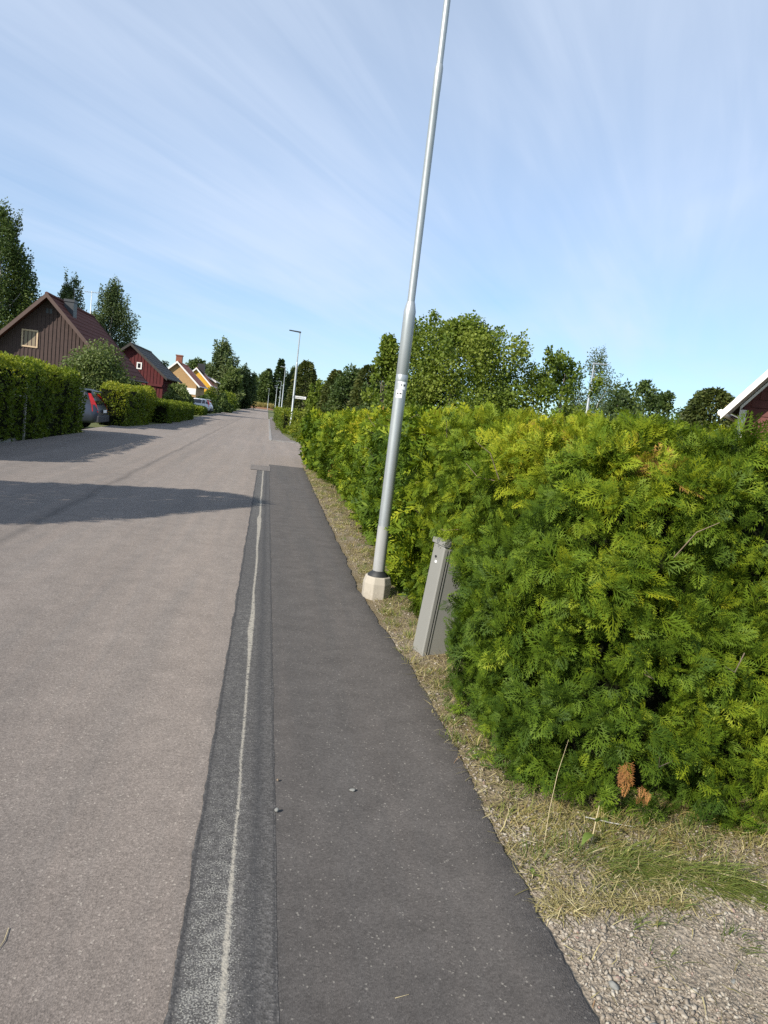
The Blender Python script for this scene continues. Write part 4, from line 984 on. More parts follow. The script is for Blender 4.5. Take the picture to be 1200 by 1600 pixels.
# red outbuilding on the right, behind the hedge
gr = thing('red_outbuilding', 'weathered red boarded outbuilding with white barge board over the hedge', 'outbuilding', (10.707, 9.681, 0.0), R(-43))
def outbuilding():
    az, sl, half, over, ln = 6.70, 1.25, 3.40, 0.70, 8.0
    wl = half-0.18; yw = over
    mb = MB(); ew = az-sl*wl-0.14
    mb.add([(-wl, yw, 0), (wl, yw, 0), (wl, yw, ew), (0, yw, az-0.14), (-wl, yw, ew), (-wl, ln, 0), (wl, ln, 0), (wl, ln, ew), (0, ln, az-0.14), (-wl, ln, ew)],
           [(0, 1, 2, 3, 4), (9, 8, 7, 6, 5), (1, 6, 7, 2), (0, 4, 9, 5)])
    mb.build('wall', M['redwood2'], gr)
    z = 0.25; k = 0
    while z < az-0.3:
        h = 0.148; u0 = min(wl, (az-0.16-z-h)/sl)
        if u0 > 0.1:
            b = MB(); b.add([(-u0, yw-0.03, z), (u0, yw-0.03, z), (u0, yw-0.012, z+h), (-u0, yw-0.012, z+h), (-u0, yw-0.001, z), (u0, yw-0.001, z), (u0, yw-0.001, z+h), (-u0, yw-0.001, z+h)],
                            [(0, 1, 2, 3), (0, 4, 5, 1), (3, 2, 6, 7), (0, 3, 7, 4), (1, 5, 6, 2)])
            b.build('board', M['redwood2'], gr)
        z += 0.155
    for sg in (1, -1):
        mb = MB(); mb.add([(0, 0, az), (sg*half, 0, az-sl*half), (sg*half, ln+.3, az-sl*half), (0, ln+.3, az), (0, 0, az+0.035), (sg*half, 0, az-sl*half+0.035), (sg*half, ln+.3, az-sl*half+0.035), (0, ln+.3, az+0.035)],
               [(0, 3, 2, 1), (4, 5, 6, 7), (0, 1, 5, 4), (1, 2, 6, 5), (3, 7, 6, 2)])
        mb.build('roof', M['darktile'], gr)
        # soffit boards under the overhang
        for j in range(4):
            y0, y1 = 0.04+j*0.16, 0.04+j*0.16+0.15
            b = MB(); b.add([(0, y0, az-0.03), (sg*half, y0, az-sl*half-0.03), (sg*half, y1, az-sl*half-0.03), (0, y1, az-0.03), (0, y0, az-0.05), (sg*half, y0, az-sl*half-0.05), (sg*half, y1, az-sl*half-0.05), (0, y1, az-0.05)],
                  [(0, 1, 2, 3), (7, 6, 5, 4), (0, 4, 5, 1), (1, 5, 6, 2), (3, 2, 6, 7), (0, 3, 7, 4)]); b.build('soffit_board', M['soffit'], gr)
        mb = MB(); e = half+0.05
        mb.add([(0, -0.03, az+0.03), (sg*e, -0.03, az-sl*e+0.03), (sg*e, -0.03, az-sl*e-0.12), (0, -0.03, az-0.12), (0, 0.0, az+0.03), (sg*e, 0.0, az-sl*e+0.03), (sg*e, 0.0, az-sl*e-0.12), (0, 0.0, az-0.12)],
               [(0, 3, 2, 1), (4, 5, 6, 7), (0, 1, 5, 4), (3, 7, 6, 2), (1, 2, 6, 5)])
        mb.build('barge_board', M['white'], gr)
        mb = MB(); mb.add([(0, yw-0.06, az-0.08), (sg*(wl+0.02), yw-0.06, az-sl*wl-0.10), (sg*(wl+0.02), yw-0.06, az-sl*wl-0.17), (0, yw-0.06, az-0.15), (0, yw-0.032, az-0.08), (sg*(wl+0.02), yw-0.032, az-sl*wl-0.10), (sg*(wl+0.02), yw-0.032, az-sl*wl-0.17), (0, yw-0.032, az-0.15)],
               [(0, 3, 2, 1), (4, 5, 6, 7), (0, 1, 5, 4), (3, 7, 6, 2), (1, 2, 6, 5)])
        mb.build('frieze_board', M['white'], gr)
    mb = MB(); mb.box(-wl-0.02, -wl+0.10, yw-0.055, yw-0.033, 0.1, az-sl*wl-0.16); mb.build('corner_board', M['white'], gr)
    mb = MB(); mb.tube([(-half-0.06, 0.0, az-sl*half-0.06), (-half-0.06, ln, az-sl*half-0.06)], [0.06, 0.06], 8); mb.build('gutter', M['white'], gr)
outbuilding()

# ------------------------------------------------------------------ lamp posts
def main_pole():
    bx, by = 1.085, 6.0
    fb = thing('concrete_foundation', 'pale eight sided concrete foot of the near lamp pole', 'pole foundation', (bx, by, 0))
    mb = MB(); a0 = math.pi/8
    def oc(r, z): return [(r*math.cos(a0+k*math.pi/4), r*math.sin(a0+k*math.pi/4), z) for k in range(8)]
    rings = [oc(0.130, -0.12), oc(0.128, 0.13), oc(0.112, 0.185), oc(0.104, 0.19)]
    vs = [p for r in rings for p in r]; fs = [(i*8+j, i*8+(j+1) % 8, (i+1)*8+(j+1) % 8, (i+1)*8+j) for i in range(3) for j in range(8)]
    mb.add(vs, fs+[tuple(range(24, 32))]); mb.build('block', M['concrete'], fb, 0.006)
    mb = MB(); mb.tube([(0, 0, 0.186), (0, 0, 0.20), (0, 0, 0.228), (0, 0, 0.235)], [0.092, 0.092, 0.058, 0.054], 24); mb.build('rubber_collar', M['rubber'], fb)
    p = thing('lamp_post', 'tall galvanised lamp pole with two white labels beside the hedge', 'lamp post', (bx, by, 0.19))
    def tb(name, z0, z1, r0, r1, mat, par=p): 
        m = MB(); m.tube([(0, 0, z0-0.19), (0, 0, z1-0.19)], [r0, r1], 32); return m.build(name, mat, par)
    tb('painted_foot', 0.19, 0.63, 0.0525, 0.0525, M['polepaint'])
    m = MB(); zs = [0.63, 1.86, 1.865, 1.868, 1.873, 1.925, 1.928, 1.933, 1.936, 2.42, 2.455, 2.52, 2.535]
    rs = [0.0505, 0.0505, 0.0505, 0.0490, 0.0505, 0.0505, 0.0490, 0.0490, 0.0505, 0.0505, 0.0510, 0.0375, 0.0325]
    m.tube([(0, 0, z-0.19) for z in zs], rs, 32); m.build('lower_tube', M['galv'], p)
    m = MB(); zs = [2.536, 4.18, 4.185, 4.36, 4.375, 4.39]; rs = [0.0320, 0.0315, 0.033, 0.033, 0.030, 0.0265]
    m.tube([(0, 0, z-0.19) for z in zs], rs, 28); m.build('middle_tube', M['galv'], p)
    m = MB(); zs = [4.391, 4.62, 4.625, 6.4]; rs = [0.0262, 0.0262, 0.027, 0.025]
    m.tube([(0, 0, z-0.19) for z in zs], rs, 24); m.build('upper_tube', M['galv'], p)
    m = MB(); m.tube([(0, 0, 6.2), (-0.05, 0, 6.3), (-0.25, 0, 6.33)], [0.025, 0.025, 0.022], 12); m.build('arm', M['galv'], p)
    m = MB(); m.box(-0.80, -0.22, -0.11, 0.11, 6.30, 6.38); m.build('lamp_head', M['galv'], p, 0.02)
    # two labels curved round the tube, facing the viewer's side
    for (ac, z0, z1, w, pr) in ((-82, 1.805, 1.872, 0.055, [(-0.018, -0.006, 0.018, 'E'), (0.006, 0.026, 0.018, 'B')]), (-108, 1.735, 1.800, 0.055, [(-0.020, -0.004, 0.014, 'B'), (0.003, 0.020, 0.012, 'E')])):
        m = MB(); k = 8; rr = 0.0515; span = w/rr
        vs = []
        for i in range(k+1):
            a = R(ac)-span/2+span*i/k
            vs += [(rr*math.cos(a), rr*math.sin(a), z0-0.19), (rr*math.cos(a), rr*math.sin(a), z1-0.19)]
        m.add(vs, [(2*i, 2*i+2, 2*i+3, 2*i+1) for i in range(k)], True)
        lb = m.build('label_plate', M['sticker'], p)
        m = MB(); rp = 0.0521
        for (u0, u1, hh, ty) in pr:
            def patch(a0, a1, za, zb):
                aa = R(ac)+a0/rr; ab = R(ac)+a1/rr
                m.add([(rp*math.cos(aa), rp*math.sin(aa), za), (rp*math.cos(ab), rp*math.sin(ab), za), (rp*math.cos(ab), rp*math.sin(ab), zb), (rp*math.cos(aa), rp*math.sin(aa), zb)], [(0, 1, 2, 3)])
            zc_ = (z0+z1)/2-0.19+0.004; zl, zh = zc_-hh/2, zc_+hh/2
            if ty == 'E':
                patch(u0, u0+0.004, zl, zh)
                for q in (0, 0.5, 1): patch(u0+0.0045, u1, zl+(hh-0.0035)*q, zl+(hh-0.0035)*q+0.0035)
            else:
                w3 = (u1-u0)/3
                for q in range(3): patch(u0+q*w3, u0+q*w3+w3*0.8, zl, zh)
        m.build('print', M['ink'], lb)
main_pole()

def street_lamp(label, x, y, h=6.0, head='flat', toward=-1, rz=0.0, scale=1.0):
    p = thing('street_lamp', label, 'street lamp', (x, y, -0.03), rz, 'street lamps along the road')
    m = MB(); zs = [0, 0.9, 0.92, 4.05, 4.10, 4.16]; rs = [0.068, 0.068, 0.060, 0.058, 0.055, 0.042]
    m.tube([(0, 0, z) for z in zs], rs, 12); m.build('lower_pole', M['galv'], p)
    m = MB(); m.tube([(0, 0, 4.161), (0, 0, h-0.02)], [0.038, 0.034], 10); m.build('upper_pole', M['galv'], p)
    m = MB()
    t = toward
    vs = [(0.06*-t, -0.05, h-0.03), (0.62*t, -0.12, h+0.02), (0.62*t, 0.12, h+0.02), (0.06*-t, 0.05, h-0.03), (0.06*-t, -0.05, h+0.05), (0.62*t, -0.12, h+0.065), (0.62*t, 0.12, h+0.065), (0.06*-t, 0.05, h+0.05)]
    m.add(vs, [(0, 1, 2, 3), (4, 5, 6, 7), (0, 1, 5, 4), (1, 2, 6, 5), (2, 3, 7, 6), (3, 0, 4, 7)])
    m.build('lamp_head', M['galv'] if head != 'dark' else M['darkmetal'], p, 0.012)
    return p
street_lamp('grey street lamp with a white street name sign, nearest beyond the side street', 1.40, 42.0, 5.86, 'dark')
street_lamp('second street lamp past the side street, over the dark conifer', 1.55, 84.0, 6.0)
street_lamp('third street lamp past the side street', 2.0, 134.0, 6.0)
street_lamp('fourth street lamp past the side street', 1.65, 168.0, 6.0)
street_lamp('fifth street lamp, close beside the fourth', 1.75, 182.0, 6.0)
street_lamp('last street lamp by the end of the road', -0.1, 205.0, 6.0)
l2 = street_lamp('street lamp standing in the gardens behind the hedge', 14.35, 31.0, 5.15, 'flat', 1)
sg = thing('street_sign', 'small white street name sign on the near street lamp', 'street sign', (1.40, 42.0, 2.16))
mb = MB(); mb.box(0.075, 0.72, -0.012, 0.012, -0.075, 0.075); mb.build('plate', M['white'], sg, 0.004)
mb = MB(); x = 0.12
for w, hh in ((0.035, 0.06), (0.03, 0.045), (0.04, 0.06), (0.03, 0.045), (0.035, 0.045), (0.03, 0.06), (0.04, 0.045), (0.03, 0.06), (0.035, 0.045)):
    mb.box(x, x+w, -0.0165, -0.0125, -0.03, -0.03+hh); x += w+0.026
mb.build('lettering', M['ink'], sg)
mb = MB(); mb.tube([(0, 0, -0.06), (0, 0, 0.06)], [0.075, 0.075], 10); mb.build('clamp', M['galv'], sg)

# ------------------------------------------------------------------ cable cabinet
cb = thing('cable_cabinet', 'grey plastic cable cabinet half swallowed by the thuja hedge', 'cable cabinet', (1.170, 4.47, 0.0), math.atan2(0.088, 0.175))
cb.rotation_euler = (Matrix.Rotation(R(4.6), 3, 'Y') @ Matrix.Rotation(R(13), 3, 'Z')).to_euler()
mb = MB(); D, Wd, Hh = 0.165, 0.42, 0.765     # narrow side (local y) and long side (local x)
mb.box(0, Wd, 0, D, -0.08, Hh); mb.build('body', M['cabinet'], cb, 0.012)
mb = MB(); mb.box(-0.009, Wd+0.009, -0.009, D+0.009, Hh+0.001, Hh+0.034)
mb.add([(-0.009, -0.009, Hh+0.034), (Wd+0.009, -0.009, Hh+0.034), (Wd+0.009, D+0.009, Hh+0.034), (-0.009, D+0.009, Hh+0.034), (0.01, D*0.5, Hh+0.046), (Wd-0.01, D*0.5, Hh+0.046)],
       [(0, 1, 5, 4), (2, 3, 4, 5), (1, 2, 5), (3, 0, 4)])
mb.build('cap', M['cabinet'], cb)
mb = MB(); mb.box(0.002, 0.024, -0.007, -0.001, 0.0, Hh-0.02); mb.build('edge_trim', M['cabinet'], cb)
mb = MB(); mb.box(0.036, 0.042, -0.005, -0.001, 0.0, Hh-0.02); mb.build('edge_trim', M['cabinet'], cb)
mb = MB(); mb.box(0.0275, 0.0325, -0.0025, -0.0005, 0.0, Hh-0.03); mb.build('door_gap', M['cabinet_d'], cb)
mb = MB(); mb.tube([(-0.001, D*0.55, Hh-0.085), (-0.008, D*0.55, Hh-0.085)], [0.008, 0.008], 10); mb.build('lock', M['ink'], cb)
mb = MB(); mb.box(-0.0045, -0.001, D*0.40, D*0.55, Hh-0.125, Hh-0.110); mb.build('label_plate', M['sticker'], cb)

# ------------------------------------------------------------------ cars
def car(label, loc, rz, paint, estate=True, Lc=4.7, Wc=1.86, Hc=1.52, name='parked_car'):
    """Local x forward, rear bumper at x=0."""
    root = thing(name, label, 'car', loc, rz, None)
    hw = Wc/2
    # stations: x, bottom z, belt z, top z, top half width
    if estate:
        st = [(0.0, 0.42, 0.78, 0.80, 0.80), (0.10, 0.34, 0.92, 0.96, 0.84), (0.22, 0.30, 0.96, 1.16, 0.72), (0.55, 0.28, 0.97, Hc-0.05, 0.62), (0.9, 0.24, 0.96, Hc, 0.61), (2.0, 0.22, 0.95, Hc, 0.62), (2.65, 0.22, 0.94, Hc-0.07, 0.60), (3.35, 0.24, 0.92, 1.00, 0.70), (4.2, 0.28, 0.82, 0.86, 0.72), (4.6, 0.34, 0.66, 0.70, 0.66), (4.7, 0.42, 0.56, 0.58, 0.6)]
    else:
        st = [(0.0, 0.42, 0.78, 0.80, 0.78), (0.12, 0.34, 0.90, 0.94, 0.80), (0.75, 0.28, 0.96, 1.04, 0.74), (1.25, 0.24, 0.96, Hc-0.09, 0.60), (1.8, 0.22, 0.95, Hc, 0.60), (2.5, 0.22, 0.94, Hc-0.06, 0.60), (3.3, 0.24, 0.92, 0.99, 0.70), (4.1, 0.28, 0.82, 0.86, 0.70), (4.45, 0.34, 0.66, 0.70, 0.64), (4.55, 0.42, 0.56, 0.58, 0.6)]
    rings = []
    for (x, zb, zl, zt, tw) in st:
        e = 0.90 if x < 0.05 or x > st[-1][0]-0.05 else 1.0
        half = [(hw*0.86*e, zb), (hw*0.99*e, zb+0.10), (hw*e, (zb+zl)/2), (hw*0.97*e, zl), (tw, zt-0.03), (tw*0.75, zt)]
        rings.append([(x, y, z) for y, z in half]+[(x, -y, z) for y, z in reversed(half)])
    k = 12; vs = [p for r in rings for p in r]
    fs = [(i*k+j, i*k+(j+1) % k, (i+1)*k+(j+1) % k, (i+1)*k+j) for i in range(len(rings)-1) for j in range(k)]
    mb = MB(); mb.add(vs, fs, True); mb.add(rings[0], [tuple(range(k))]); mb.add(rings[-1], [tuple(range(k))])
    mb.build('body', paint, root)
    # side glass follows the body between belt and roof line
    gi = [i for i, s in enumerate(st) if s[3] > 1.1]
    for sgn in (1, -1):
        g = MB(); P0, P1 = [], []
        for i in range(gi[0], gi[-1]+2):
            x, zb, zl, zt, tw = st[i]; a = Vector((x, sgn*hw*0.97, zl)); b = Vector((x, sgn*tw, zt-0.03)); o_ = Vector((0, sgn*0.006, 0.002))
            P0.append(a.lerp(b, 0.10)+o_); P1.append(a.lerp(b, 0.86)+o_)
        n_ = len(P0); g.add(P0+P1, [(i, i+1, n_+i+1, n_+i) for i in range(n_-1)]); g.build('side_window', M['glass'], root)
        mp = MB()
        for i in gi[1:-1]:
            x, zb, zl, zt, tw = st[i]; a = Vector((x, sgn*(hw*0.97+0.009), zl)); b = Vector((x, sgn*(tw+0.009), zt-0.03)); mp.bar(a, b, 0.05, 0.012)
        mp.build('window_pillar', M['cardark'] if paint != M['carwhite'] else M['carwhite'], root)
    # rear and front glass
    for (i0, i1, nm, ox) in ((gi[0]-1, gi[0]+1, 'rear_window', -0.012), (gi[-1]+1, gi[-1], 'windscreen', 0.012)):
        a, b = st[i0], st[i1]; g = MB(); zl0, zt1 = a[3]+0.02, b[3]-0.04
        if nm == 'rear_window' and estate: a = st[1]; zl0 = 1.0; 
        g.add([(a[0]+ox*1.5, -hw*0.70, zl0+0.02), (a[0]+ox*1.5, hw*0.70, zl0+0.02), (b[0]+ox*2, b[4]*0.86, zt1), (b[0]+ox*2, -b[4]*0.86, zt1)], [(0, 1, 2, 3)])
        g.build(nm, M['glass'], root)
    for sgn in (1, -1):
        t = MB()
        if estate:
            t.add([(-0.008, sgn*hw*0.90, 0.72), (0.19, sgn*hw*1.006, 0.74), (0.24, sgn*hw*0.99, 1.00), (0.42, sgn*0.70, 1.38), (0.33, sgn*0.64, 1.38), (0.085, sgn*hw*0.84, 1.00), (-0.004, sgn*hw*0.76, 0.74)],
                  [(0, 1, 2, 5), (2, 3, 4, 5), (0, 5, 6)])
        else:
            t.add([(-0.006, sgn*hw*0.88, 0.66), (0.30, sgn*hw*1.006, 0.68), (0.34, sgn*hw*0.99, 0.86), (0.06, sgn*hw*0.86, 0.88), (-0.006, sgn*hw*0.55, 0.68), (0.05, sgn*hw*0.55, 0.88)], [(0, 1, 2, 3), (0, 3, 5, 4)])
        t.build('tail_light', M['redlamp'], root)
        f = MB(); xf = st[-1][0]
        f.add([(xf-0.05, sgn*hw*0.62, 0.60), (xf-0.35, sgn*hw*0.985, 0.64), (xf-0.40, sgn*hw*0.97, 0.77), (xf-0.12, sgn*hw*0.62, 0.72)], [(0, 1, 2, 3)]); f.build('headlight', M['sticker'], root)
        mi = MB(); mi.box(st[-1][0]-1.62, st[-1][0]-1.46, sgn*(hw+0.02), sgn*(hw+0.18), 0.95, 1.08); mi.build('mirror', paint, root, 0.02)
        for xw in (0.92, st[-1][0]-0.95):
            w = MB(); w.tube([(xw, sgn*(hw-0.20), 0.32), (xw, sgn*(hw-0.012), 0.32), (xw, sgn*(hw+0.006), 0.32)], [0.325, 0.325, 0.30], 22)
            wo_ = w.build('wheel', M['tyre'], root)
            w = MB(); w.tube([(xw, sgn*(hw+0.007), 0.32), (xw, sgn*(hw+0.014), 0.32)], [0.215, 0.20], 18); w.build('rim', M['rim'], wo_)
    b = MB(); b.box(-0.06, 0.16, -hw*0.93, hw*0.93, 0.34, 0.60); b.build('rear_bumper', M['cardark'], root, 0.03)
    b = MB(); b.box(st[-1][0]-0.16, st[-1][0]+0.05, -hw*0.88, hw*0.88, 0.28, 0.50); b.build('front_bumper', M['cardark'] if paint != M['carwhite'] else paint, root, 0.03)
    pl = MB(); pl.box(-0.075, -0.061, -0.26, 0.26, 0.70 if estate else 0.66, 0.81 if estate else 0.77); pl.build('number_plate', M['sticker'], root)
    if estate:
        sp = MB(); sp.add([(0.20, -0.60, Hc-0.06), (0.20, 0.60, Hc-0.06), (0.62, 0.60, Hc+0.015), (0.62, -0.60, Hc+0.015), (0.20, -0.60, Hc-0.10), (0.20, 0.60, Hc-0.10)], [(0, 1, 2, 3), (0, 4, 5, 1)])
        sp.build('spoiler', paint, root)
    return root
car('dark blue estate car with tall red tail lights parked between hedges', (-6.12, 28.62, -0.2), math.pi, M['carblue'], True)
car('white car parked in a driveway past the short low hedge', (-5.55, 74.3, -0.12), R(176), M['carwhite'], True, Hc=1.46)

# pale posts standing in the left hedges
for (x, y, h, lab) in ((-5.88, 18.9, 1.36, 'pale weathered post standing in the large hedge'), (-5.62, 34.6, 1.42, 'pale weathered post standing in the bright hedge end')):
    p = thing('hedge_post', lab, 'post', (x, y, -0.05), 0, 'posts in the hedges')
    mb = MB(); mb.box(-0.035, 0.035, -0.035, 0.035, 0, h); mb.build('post', M['gray'], p, 0.006)
    mb = MB(); mb.bar((0.0, -0.9, h*0.83), (0.0, -0.04, h*0.80), 0.035); mb.build('rail', M['gray'], p)

# ------------------------------------------------------------------ verge details
def blades(rng, P, d, length, width, bend, tint):
    """Bent grass blades of three segments; returns quads."""
    n = len(P); side = norm(np.cross(d, np.array([0, 0, 1.0]))+rng.normal(0, 0.15, (n, 3)))
    out = []; tt = []
    prev = P; w0 = width
    dirn = d.copy()
    for k in range(3):
        nd = norm(dirn+np.stack([bend[:, 0], bend[:, 1], bend[:, 2]], -1)*(0.35+0.25*k))
        nxt = prev+nd*(length/3)[:, None]; w1 = width*(0.85, 0.55, 0.05)[k]
        out.append(np.stack([prev-side*w0[:, None]/2, prev+side*w0[:, None]/2, nxt+side*w1[:, None]/2, nxt-side*w1[:, None]/2], 1)); tt.append(tint)
        prev, w0, dirn = nxt, w1, nd
    return np.concatenate(out), np.concatenate(tt)
def vz(x, y): return verge_z(np.asarray(x)[None], np.asarray(y)[None])[0]

def verge_stuff():
    rng = np.random.default_rng(91)
    # --- dry cuttings lying flat
    N1 = 36000
    x = 1.04+rng.random(N1)**1.0*1.9; y = 2.0+rng.random(N1)**1.9*17
    hedge_x = np.interp(y, [0, 2.7, 3.0, 4.5, 9, 15, 19], [4, 3.5, 1.38, 1.42, 1.5, 1.45, 1.4])
    k = (x < hedge_x+0.1); x, y = x[k], y[k]
    dens = vn(np.stack([x, y, x*0], -1), 2.4, 95)*0.7+vn(np.stack([x, y, x*0], -1), 7, 96)*0.3
    bias = np.where(y < 2.7, np.clip((y-1.95)/0.62, 0, 1)*np.clip((x-1.02)/0.14, 0.3, 1)-0.10, 0.24)
    k = dens+bias > 0.62; x, y = x[k], y[k]; n = len(x)
    xs_ = rng.uniform(1.05, 2.3, 420); ys_ = rng.uniform(1.5, 2.25, 420); kk = rng.random(420) < (ys_-1.3); x = np.concatenate([x, xs_[kk]]); y = np.concatenate([y, ys_[kk]]); n = len(x)
    P = np.stack([x, y, vz(x, y)+rng.random(n)*0.022+0.003], -1)
    a = rng.random(n)*6.283; d = norm(np.stack([np.cos(a), np.sin(a), rng.normal(0.05, 0.20, n)], -1))
    ln = rng.uniform(0.03, 0.11, n); bd = rng.normal(0, 0.35, (n, 3)); bd[:, 2] -= 0.12
    V, T = blades(rng, P, d, ln, rng.uniform(0.002, 0.0045, n)*np.clip(y/4, 1, 3), bd, rng.random(n)**1.2)
    o = link('dry_grass', quad_mesh('dry_grass', V, T), M['straw']); tag(o, 'dry yellow grass cuttings along the hedge foot', kind='stuff')
    # --- green tufts
    Vs, Ts = [], []
    def tuft(cx, cy_, r, n, ln, lean, tint, wd=0.0032, flat=0.0):
        a = rng.random(n)*2*math.pi; q = np.sqrt(rng.random(n))*r
        x = cx+np.cos(a)*q; y = cy_+np.sin(a)*q
        P = np.stack([x, y, vz(x, y)-0.004], -1)
        d = norm(np.stack([np.cos(a)*0.35+lean[0]+rng.normal(0, .25, n), np.sin(a)*0.35+lean[1]+rng.normal(0, .25, n), np.full(n, 0.9-flat)], -1))
        bd = np.stack([lean[0]+rng.normal(0, .2, n), lean[1]+rng.normal(0, .2, n), np.full(n, -0.35-flat)], -1)
        V, T = blades(rng, P, d, ln*rng.uniform(0.5, 1.2, n), np.full(n, wd)*rng.uniform(0.7, 1.3, n), bd, np.clip(tint+rng.normal(0, .16, n), 0, 1))
        k = V[:, :, 2].min(1) > -0.03
        Vs.append(V[k]); Ts.append(T[k])
    # the long combed clump
    for j in range(16):
        t = j/15; tuft(1.36+0.50*t, 2.26-0.14*t+rng.normal(0, .02), 0.07, 75, 0.20, (0.55, -0.30), 0.54, 0.0024, 0.35)
    tuft(1.27, 2.28, 0.06, 90, 0.09, (0.1, 0), 0.25); tuft(1.30, 2.10, 0.05, 50, 0.06, (0.1, -0.1), 0.2)
    tuft(1.12, 2.30, 0.06, 60, 0.07, (-0.05, 0.1), 0.35); tuft(1.42, 2.16, 0.07, 90, 0.08, (0.3, -0.3), 0.15)
    for (cx, cy_, n) in ((1.50, 1.98, 40), (1.64, 1.84, 45), (1.38, 1.94, 22), (1.36, 1.80, 18), (1.90, 2.02, 60), (2.05, 1.90, 50), (1.95, 1.76, 25), (1.30, 1.93, 14), (1.75, 2.10, 60)):
        tuft(cx, cy_, 0.05, n, 0.075, (0.2, -0.25), 0.35)
    for j in range(300):
        yy = 2.3+rng.random()**1.6*16; hx = np.interp(yy, [2.3, 2.7, 3.0, 4.5, 9, 15, 19], [2.4, 2.4, 1.34, 1.40, 1.5, 1.4, 1.3])
        tuft(1.06+rng.random()*(hx-1.04), yy, 0.05, 26, 0.05+0.04*rng.random(), (rng.normal(0, .2), rng.normal(0, .2)), rng.uniform(0.3, 0.8), 0.004)
    for j in range(60):  # straw coloured standing grass below the end face
        tuft(rng.uniform(1.15, 2.5), rng.uniform(2.32, 2.62), 0.05, 34, 0.10, (rng.normal(0.1, .3), rng.normal(-0.2, .3)), rng.uniform(0.68, 1.0), 0.0026)
    o = link('verge_grass', quad_mesh('verge_grass', np.concatenate(Vs), np.concatenate(Ts)), M['grass']); tag(o, 'green and straw grass tufts between gravel and hedge', kind='stuff')
    # --- crushed stone: one joined mass of small irregular stones
    ico = np.array([[0, 0, 1], [0.89, 0, 0.45], [0.28, 0.85, 0.45], [-0.72, 0.53, 0.45], [-0.72, -0.53, 0.45], [0.28, -0.85, 0.45], [0.72, 0.53, -0.45], [-0.28, 0.85, -0.45], [-0.89, 0, -0.45], [-0.28, -0.85, -0.45], [0.72, -0.53, -0.45], [0, 0, -1]])
    icf = np.array([[0, 1, 2], [0, 2, 3], [0, 3, 4], [0, 4, 5], [0, 5, 1], [1, 6, 2], [2, 7, 3], [3, 8, 4], [4, 9, 5], [5, 10, 1], [6, 7, 2], [7, 8, 3], [8, 9, 4], [9, 10, 5], [10, 6, 1], [11, 7, 6], [11, 8, 7], [11, 9, 8], [11, 10, 9], [11, 6, 10]])
    n = 24000
    x = 1.06+rng.random(n)**1.2*1.7; y = 1.35+rng.random(n)*1.25
    k = rng.random(n) < np.clip(1.15-(y-1.9)*0.9, 0.25, 1); x, y = x[k], y[k]
    n2 = 3000; y2 = 2.4+rng.random(n2)**1.5*12; x2 = 1.04+rng.random(n2)**2.0*0.32
    big = np.concatenate([np.zeros(len(x)), np.ones(n2)]); x = np.concatenate([x, x2]); y = np.concatenate([y, y2]); n = len(x)
    sz = 0.0026+0.0066*rng.random(n)**3.4+0.0015*big
    sz *= 0.7+0.7*vn(np.stack([x, y, x*0], -1), 4, 98)
    A = norm(rng.normal(size=(n, 3))); Bq = norm(np.cross(A, rng.normal(size=(n, 3)))); Cq = np.cross(A, Bq)
    Rm = np.stack([A, Bq, Cq], 1)
    loc = ico[None]*rng.uniform(0.45, 1.35, (n, 12, 1))*np.stack([rng.uniform(0.9, 1.5, n), rng.uniform(0.7, 1.1, n), rng.uniform(0.5, 0.9, n)], -1)[:, None, :]
    V = np.einsum('nvi,nij->nvj', loc, Rm)*sz[:, None, None]
    V[:, :, 2] *= 0.7
    V += np.stack([x, y, vz(x, y)+sz*0.25], -1)[:, None, :]
    F = (icf[None]+np.arange(n)[:, None, None]*12).reshape(-1, 3)
    o = link('gravel', tri_mesh('gravel', V.reshape(-1, 3), F, np.repeat(rng.random(n), 12)), M['stone']); tag(o, 'pale crushed stone at the bottom right corner', kind='stuff')
    return ico, icf
ico, icf = verge_stuff()

def rock(label, x, y, z, s, seed, mat='granite', name='stone', rz=0.0):
    rng = np.random.default_rng(seed)
    import bmesh
    bm = bmesh.new(); bmesh.ops.create_icosphere(bm, subdivisions=3, radius=1)
    co = np.array([v.co[:] for v in bm.verts]); nn = 1+0.45*(vn(co+seed, 0.9, seed)-0.5)+0.2*(vn(co+seed, 2.2, seed+1)-0.5)
    for v, q in zip(bm.verts, nn): v.co = Vector((v.co.x*q*s[0], v.co.y*q*s[1], v.co.z*q*s[2]))
    me = bpy.data.meshes.new(name); bm.to_mesh(me); bm.free()
    me.polygons.foreach_set('use_smooth', np.ones(len(me.polygons), bool))
    o = link(name, me, M[mat]); o.location = (x, y, z); o.rotation_euler = (0, 0, rz); tag(o, label, 'stone'); return o
rock('largest pale grey stone on the gravel by the pavement edge', 1.142, 1.70, 0.010, (0.018, 0.010, 0.010), 3, rz=2.1)
rock('flat pale stone in the gravel at the lower right', 1.53, 1.70, 0.014, (0.012, 0.009, 0.007), 4)
rock('pale stone low in the gravel below the largest one', 1.19, 1.56, 0.010, (0.014, 0.011, 0.008), 5)
rock('small pale stone lying on the trench edge line', 0.181, 2.57, 0.014, (0.009, 0.008, 0.007), 6)
rock('dark chip on the trench edge line just above the pale stone', 0.188, 2.80, 0.012, (0.006, 0.006, 0.005), 7, 'twig')
rock('grey flat stone in the middle of the pavement', 0.497, 2.74, 0.010, (0.013, 0.009, 0.006), 8)
rock('small stone alone on the lower left of the road', -0.75, 2.10, 0.008, (0.012, 0.010, 0.008), 9)

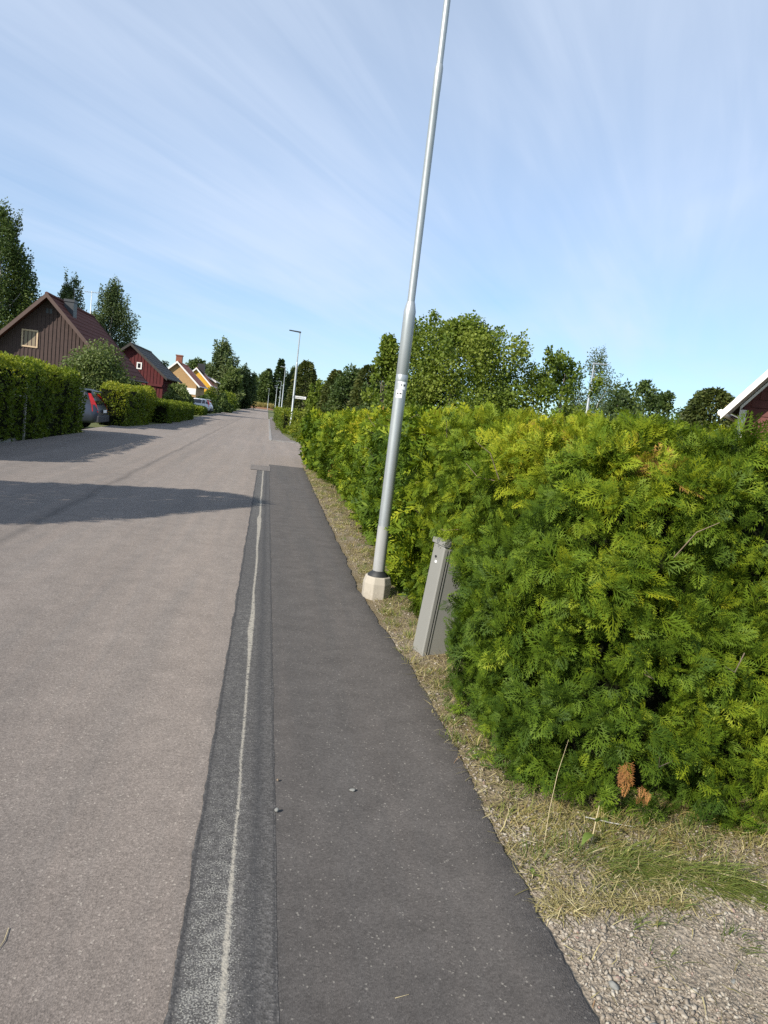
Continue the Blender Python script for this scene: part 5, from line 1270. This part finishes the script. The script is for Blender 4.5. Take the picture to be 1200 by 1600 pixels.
def stalk(label, pts, r, name='grass_stalk', mat='gray'):
    c = Vector(pts[0]); m = MB(); m.tube([Vector(p)-c for p in pts], [r]*(len(pts)-1)+[r*0.4], 5)
    o = m.build(name, M[mat]); o.location = c; tag(o, label, 'stalk'); return o
M['strawstem'] = mat_plain('straw_stem', (0.46, 0.38, 0.22), 0.8, vary=0.2, scale=30)
stalk('short dry stalk lying on the road left of the trench', [(-0.58, 1.96, 0.003), (-0.575, 1.91, 0.004), (-0.582, 1.86, 0.003)], 0.0012, mat='strawstem')
stalk('tiny bent stalk on the road at the lower left', [(-0.86, 1.93, 0.003), (-0.845, 1.90, 0.004)], 0.0012, mat='strawstem')
stalk('short stalk on the pavement at the bottom edge', [(0.49, 1.68, 0.007), (0.53, 1.69, 0.008)], 0.0013, mat='strawstem')
stalk('long thin stalk arching up out of the verge before the hedge', [(1.18, 2.34, 0.0), (1.22, 2.42, 0.13), (1.27, 2.50, 0.24), (1.33, 2.57, 0.35)], 0.0012, mat='strawstem')
stalk('pale broken twig lying at the dry foot of the hedge end', [(1.42, 2.50, 0.055), (1.52, 2.47, 0.05), (1.62, 2.46, 0.04)], 0.003)
stalk('long pale dead twig at the right edge above the gravel', [(1.78, 2.16, 0.05), (1.88, 2.10, 0.06), (2.02, 2.02, 0.045)], 0.002, mat='strawstem')

# broad leaved weed in front of the hedge end, and a small one by the pavement edge
def weed(label, x, y, stem, leaves, name='weed'):
    root = thing(name, label, 'weed', (x, y, float(vz([x], [y])[0])))
    m = MB(); m.tube([(0, 0, 0), (stem[0]*0.5, stem[1]*0.5, stem[2]*0.55), stem], [0.003, 0.0025, 0.0015], 5); m.build('stem', M['strawstem'], root)
    for (p, d, ln, w) in leaves:
        p, d = np.array(p), norm(np.array(d, float)[None])[0]; s = norm(np.cross(d, [0, 0.25, 1.0])[None])[0]; up = np.cross(s, d)
        k = 6; vs = []
        for i in range(k+1):
            t = i/k; c = p+d*ln*t-np.array([0, 0, 1])*ln*0.45*t*t; ww = w*math.sin(math.pi*(0.08+0.92*t)**0.8)*0.5+0.0005
            vs += [c-s*ww+up*ww*0.35, c, c+s*ww+up*ww*0.35]
        fs = []
        for i in range(k): fs += [(3*i, 3*i+1, 3*i+4, 3*i+3), (3*i+1, 3*i+2, 3*i+5, 3*i+4)]
        me = tri_mesh('leaf', np.array(vs), np.array(fs), np.full(len(vs), random.Random(int(ln*1e5)).random()), True); link('leaf', me, M['weed'], root)
weed('upright broad leaved weed against the foot of the hedge end', 1.37, 2.34, (0.02, 0.02, 0.17), [((0.0, 0, 0.05), (-0.6, -0.5, 0.3), 0.10, 0.034), ((0.01, 0.0, 0.10), (0.1, -0.5, 0.7), 0.10, 0.036), ((0.02, 0.02, 0.15), (0.2, -0.3, 0.9), 0.08, 0.028)])
weed('small pale weed with spread leaves at the pavement edge', 1.085, 2.20, (0.0, 0.0, 0.03), [((0, 0, 0.015), (-0.4, 0.1, 0.7), 0.045, 0.018), ((0, 0, 0.012), (0.9, -0.2, 0.25), 0.055, 0.020), ((0, 0, 0.02), (0.2, 0.8, 0.6), 0.035, 0.014)])
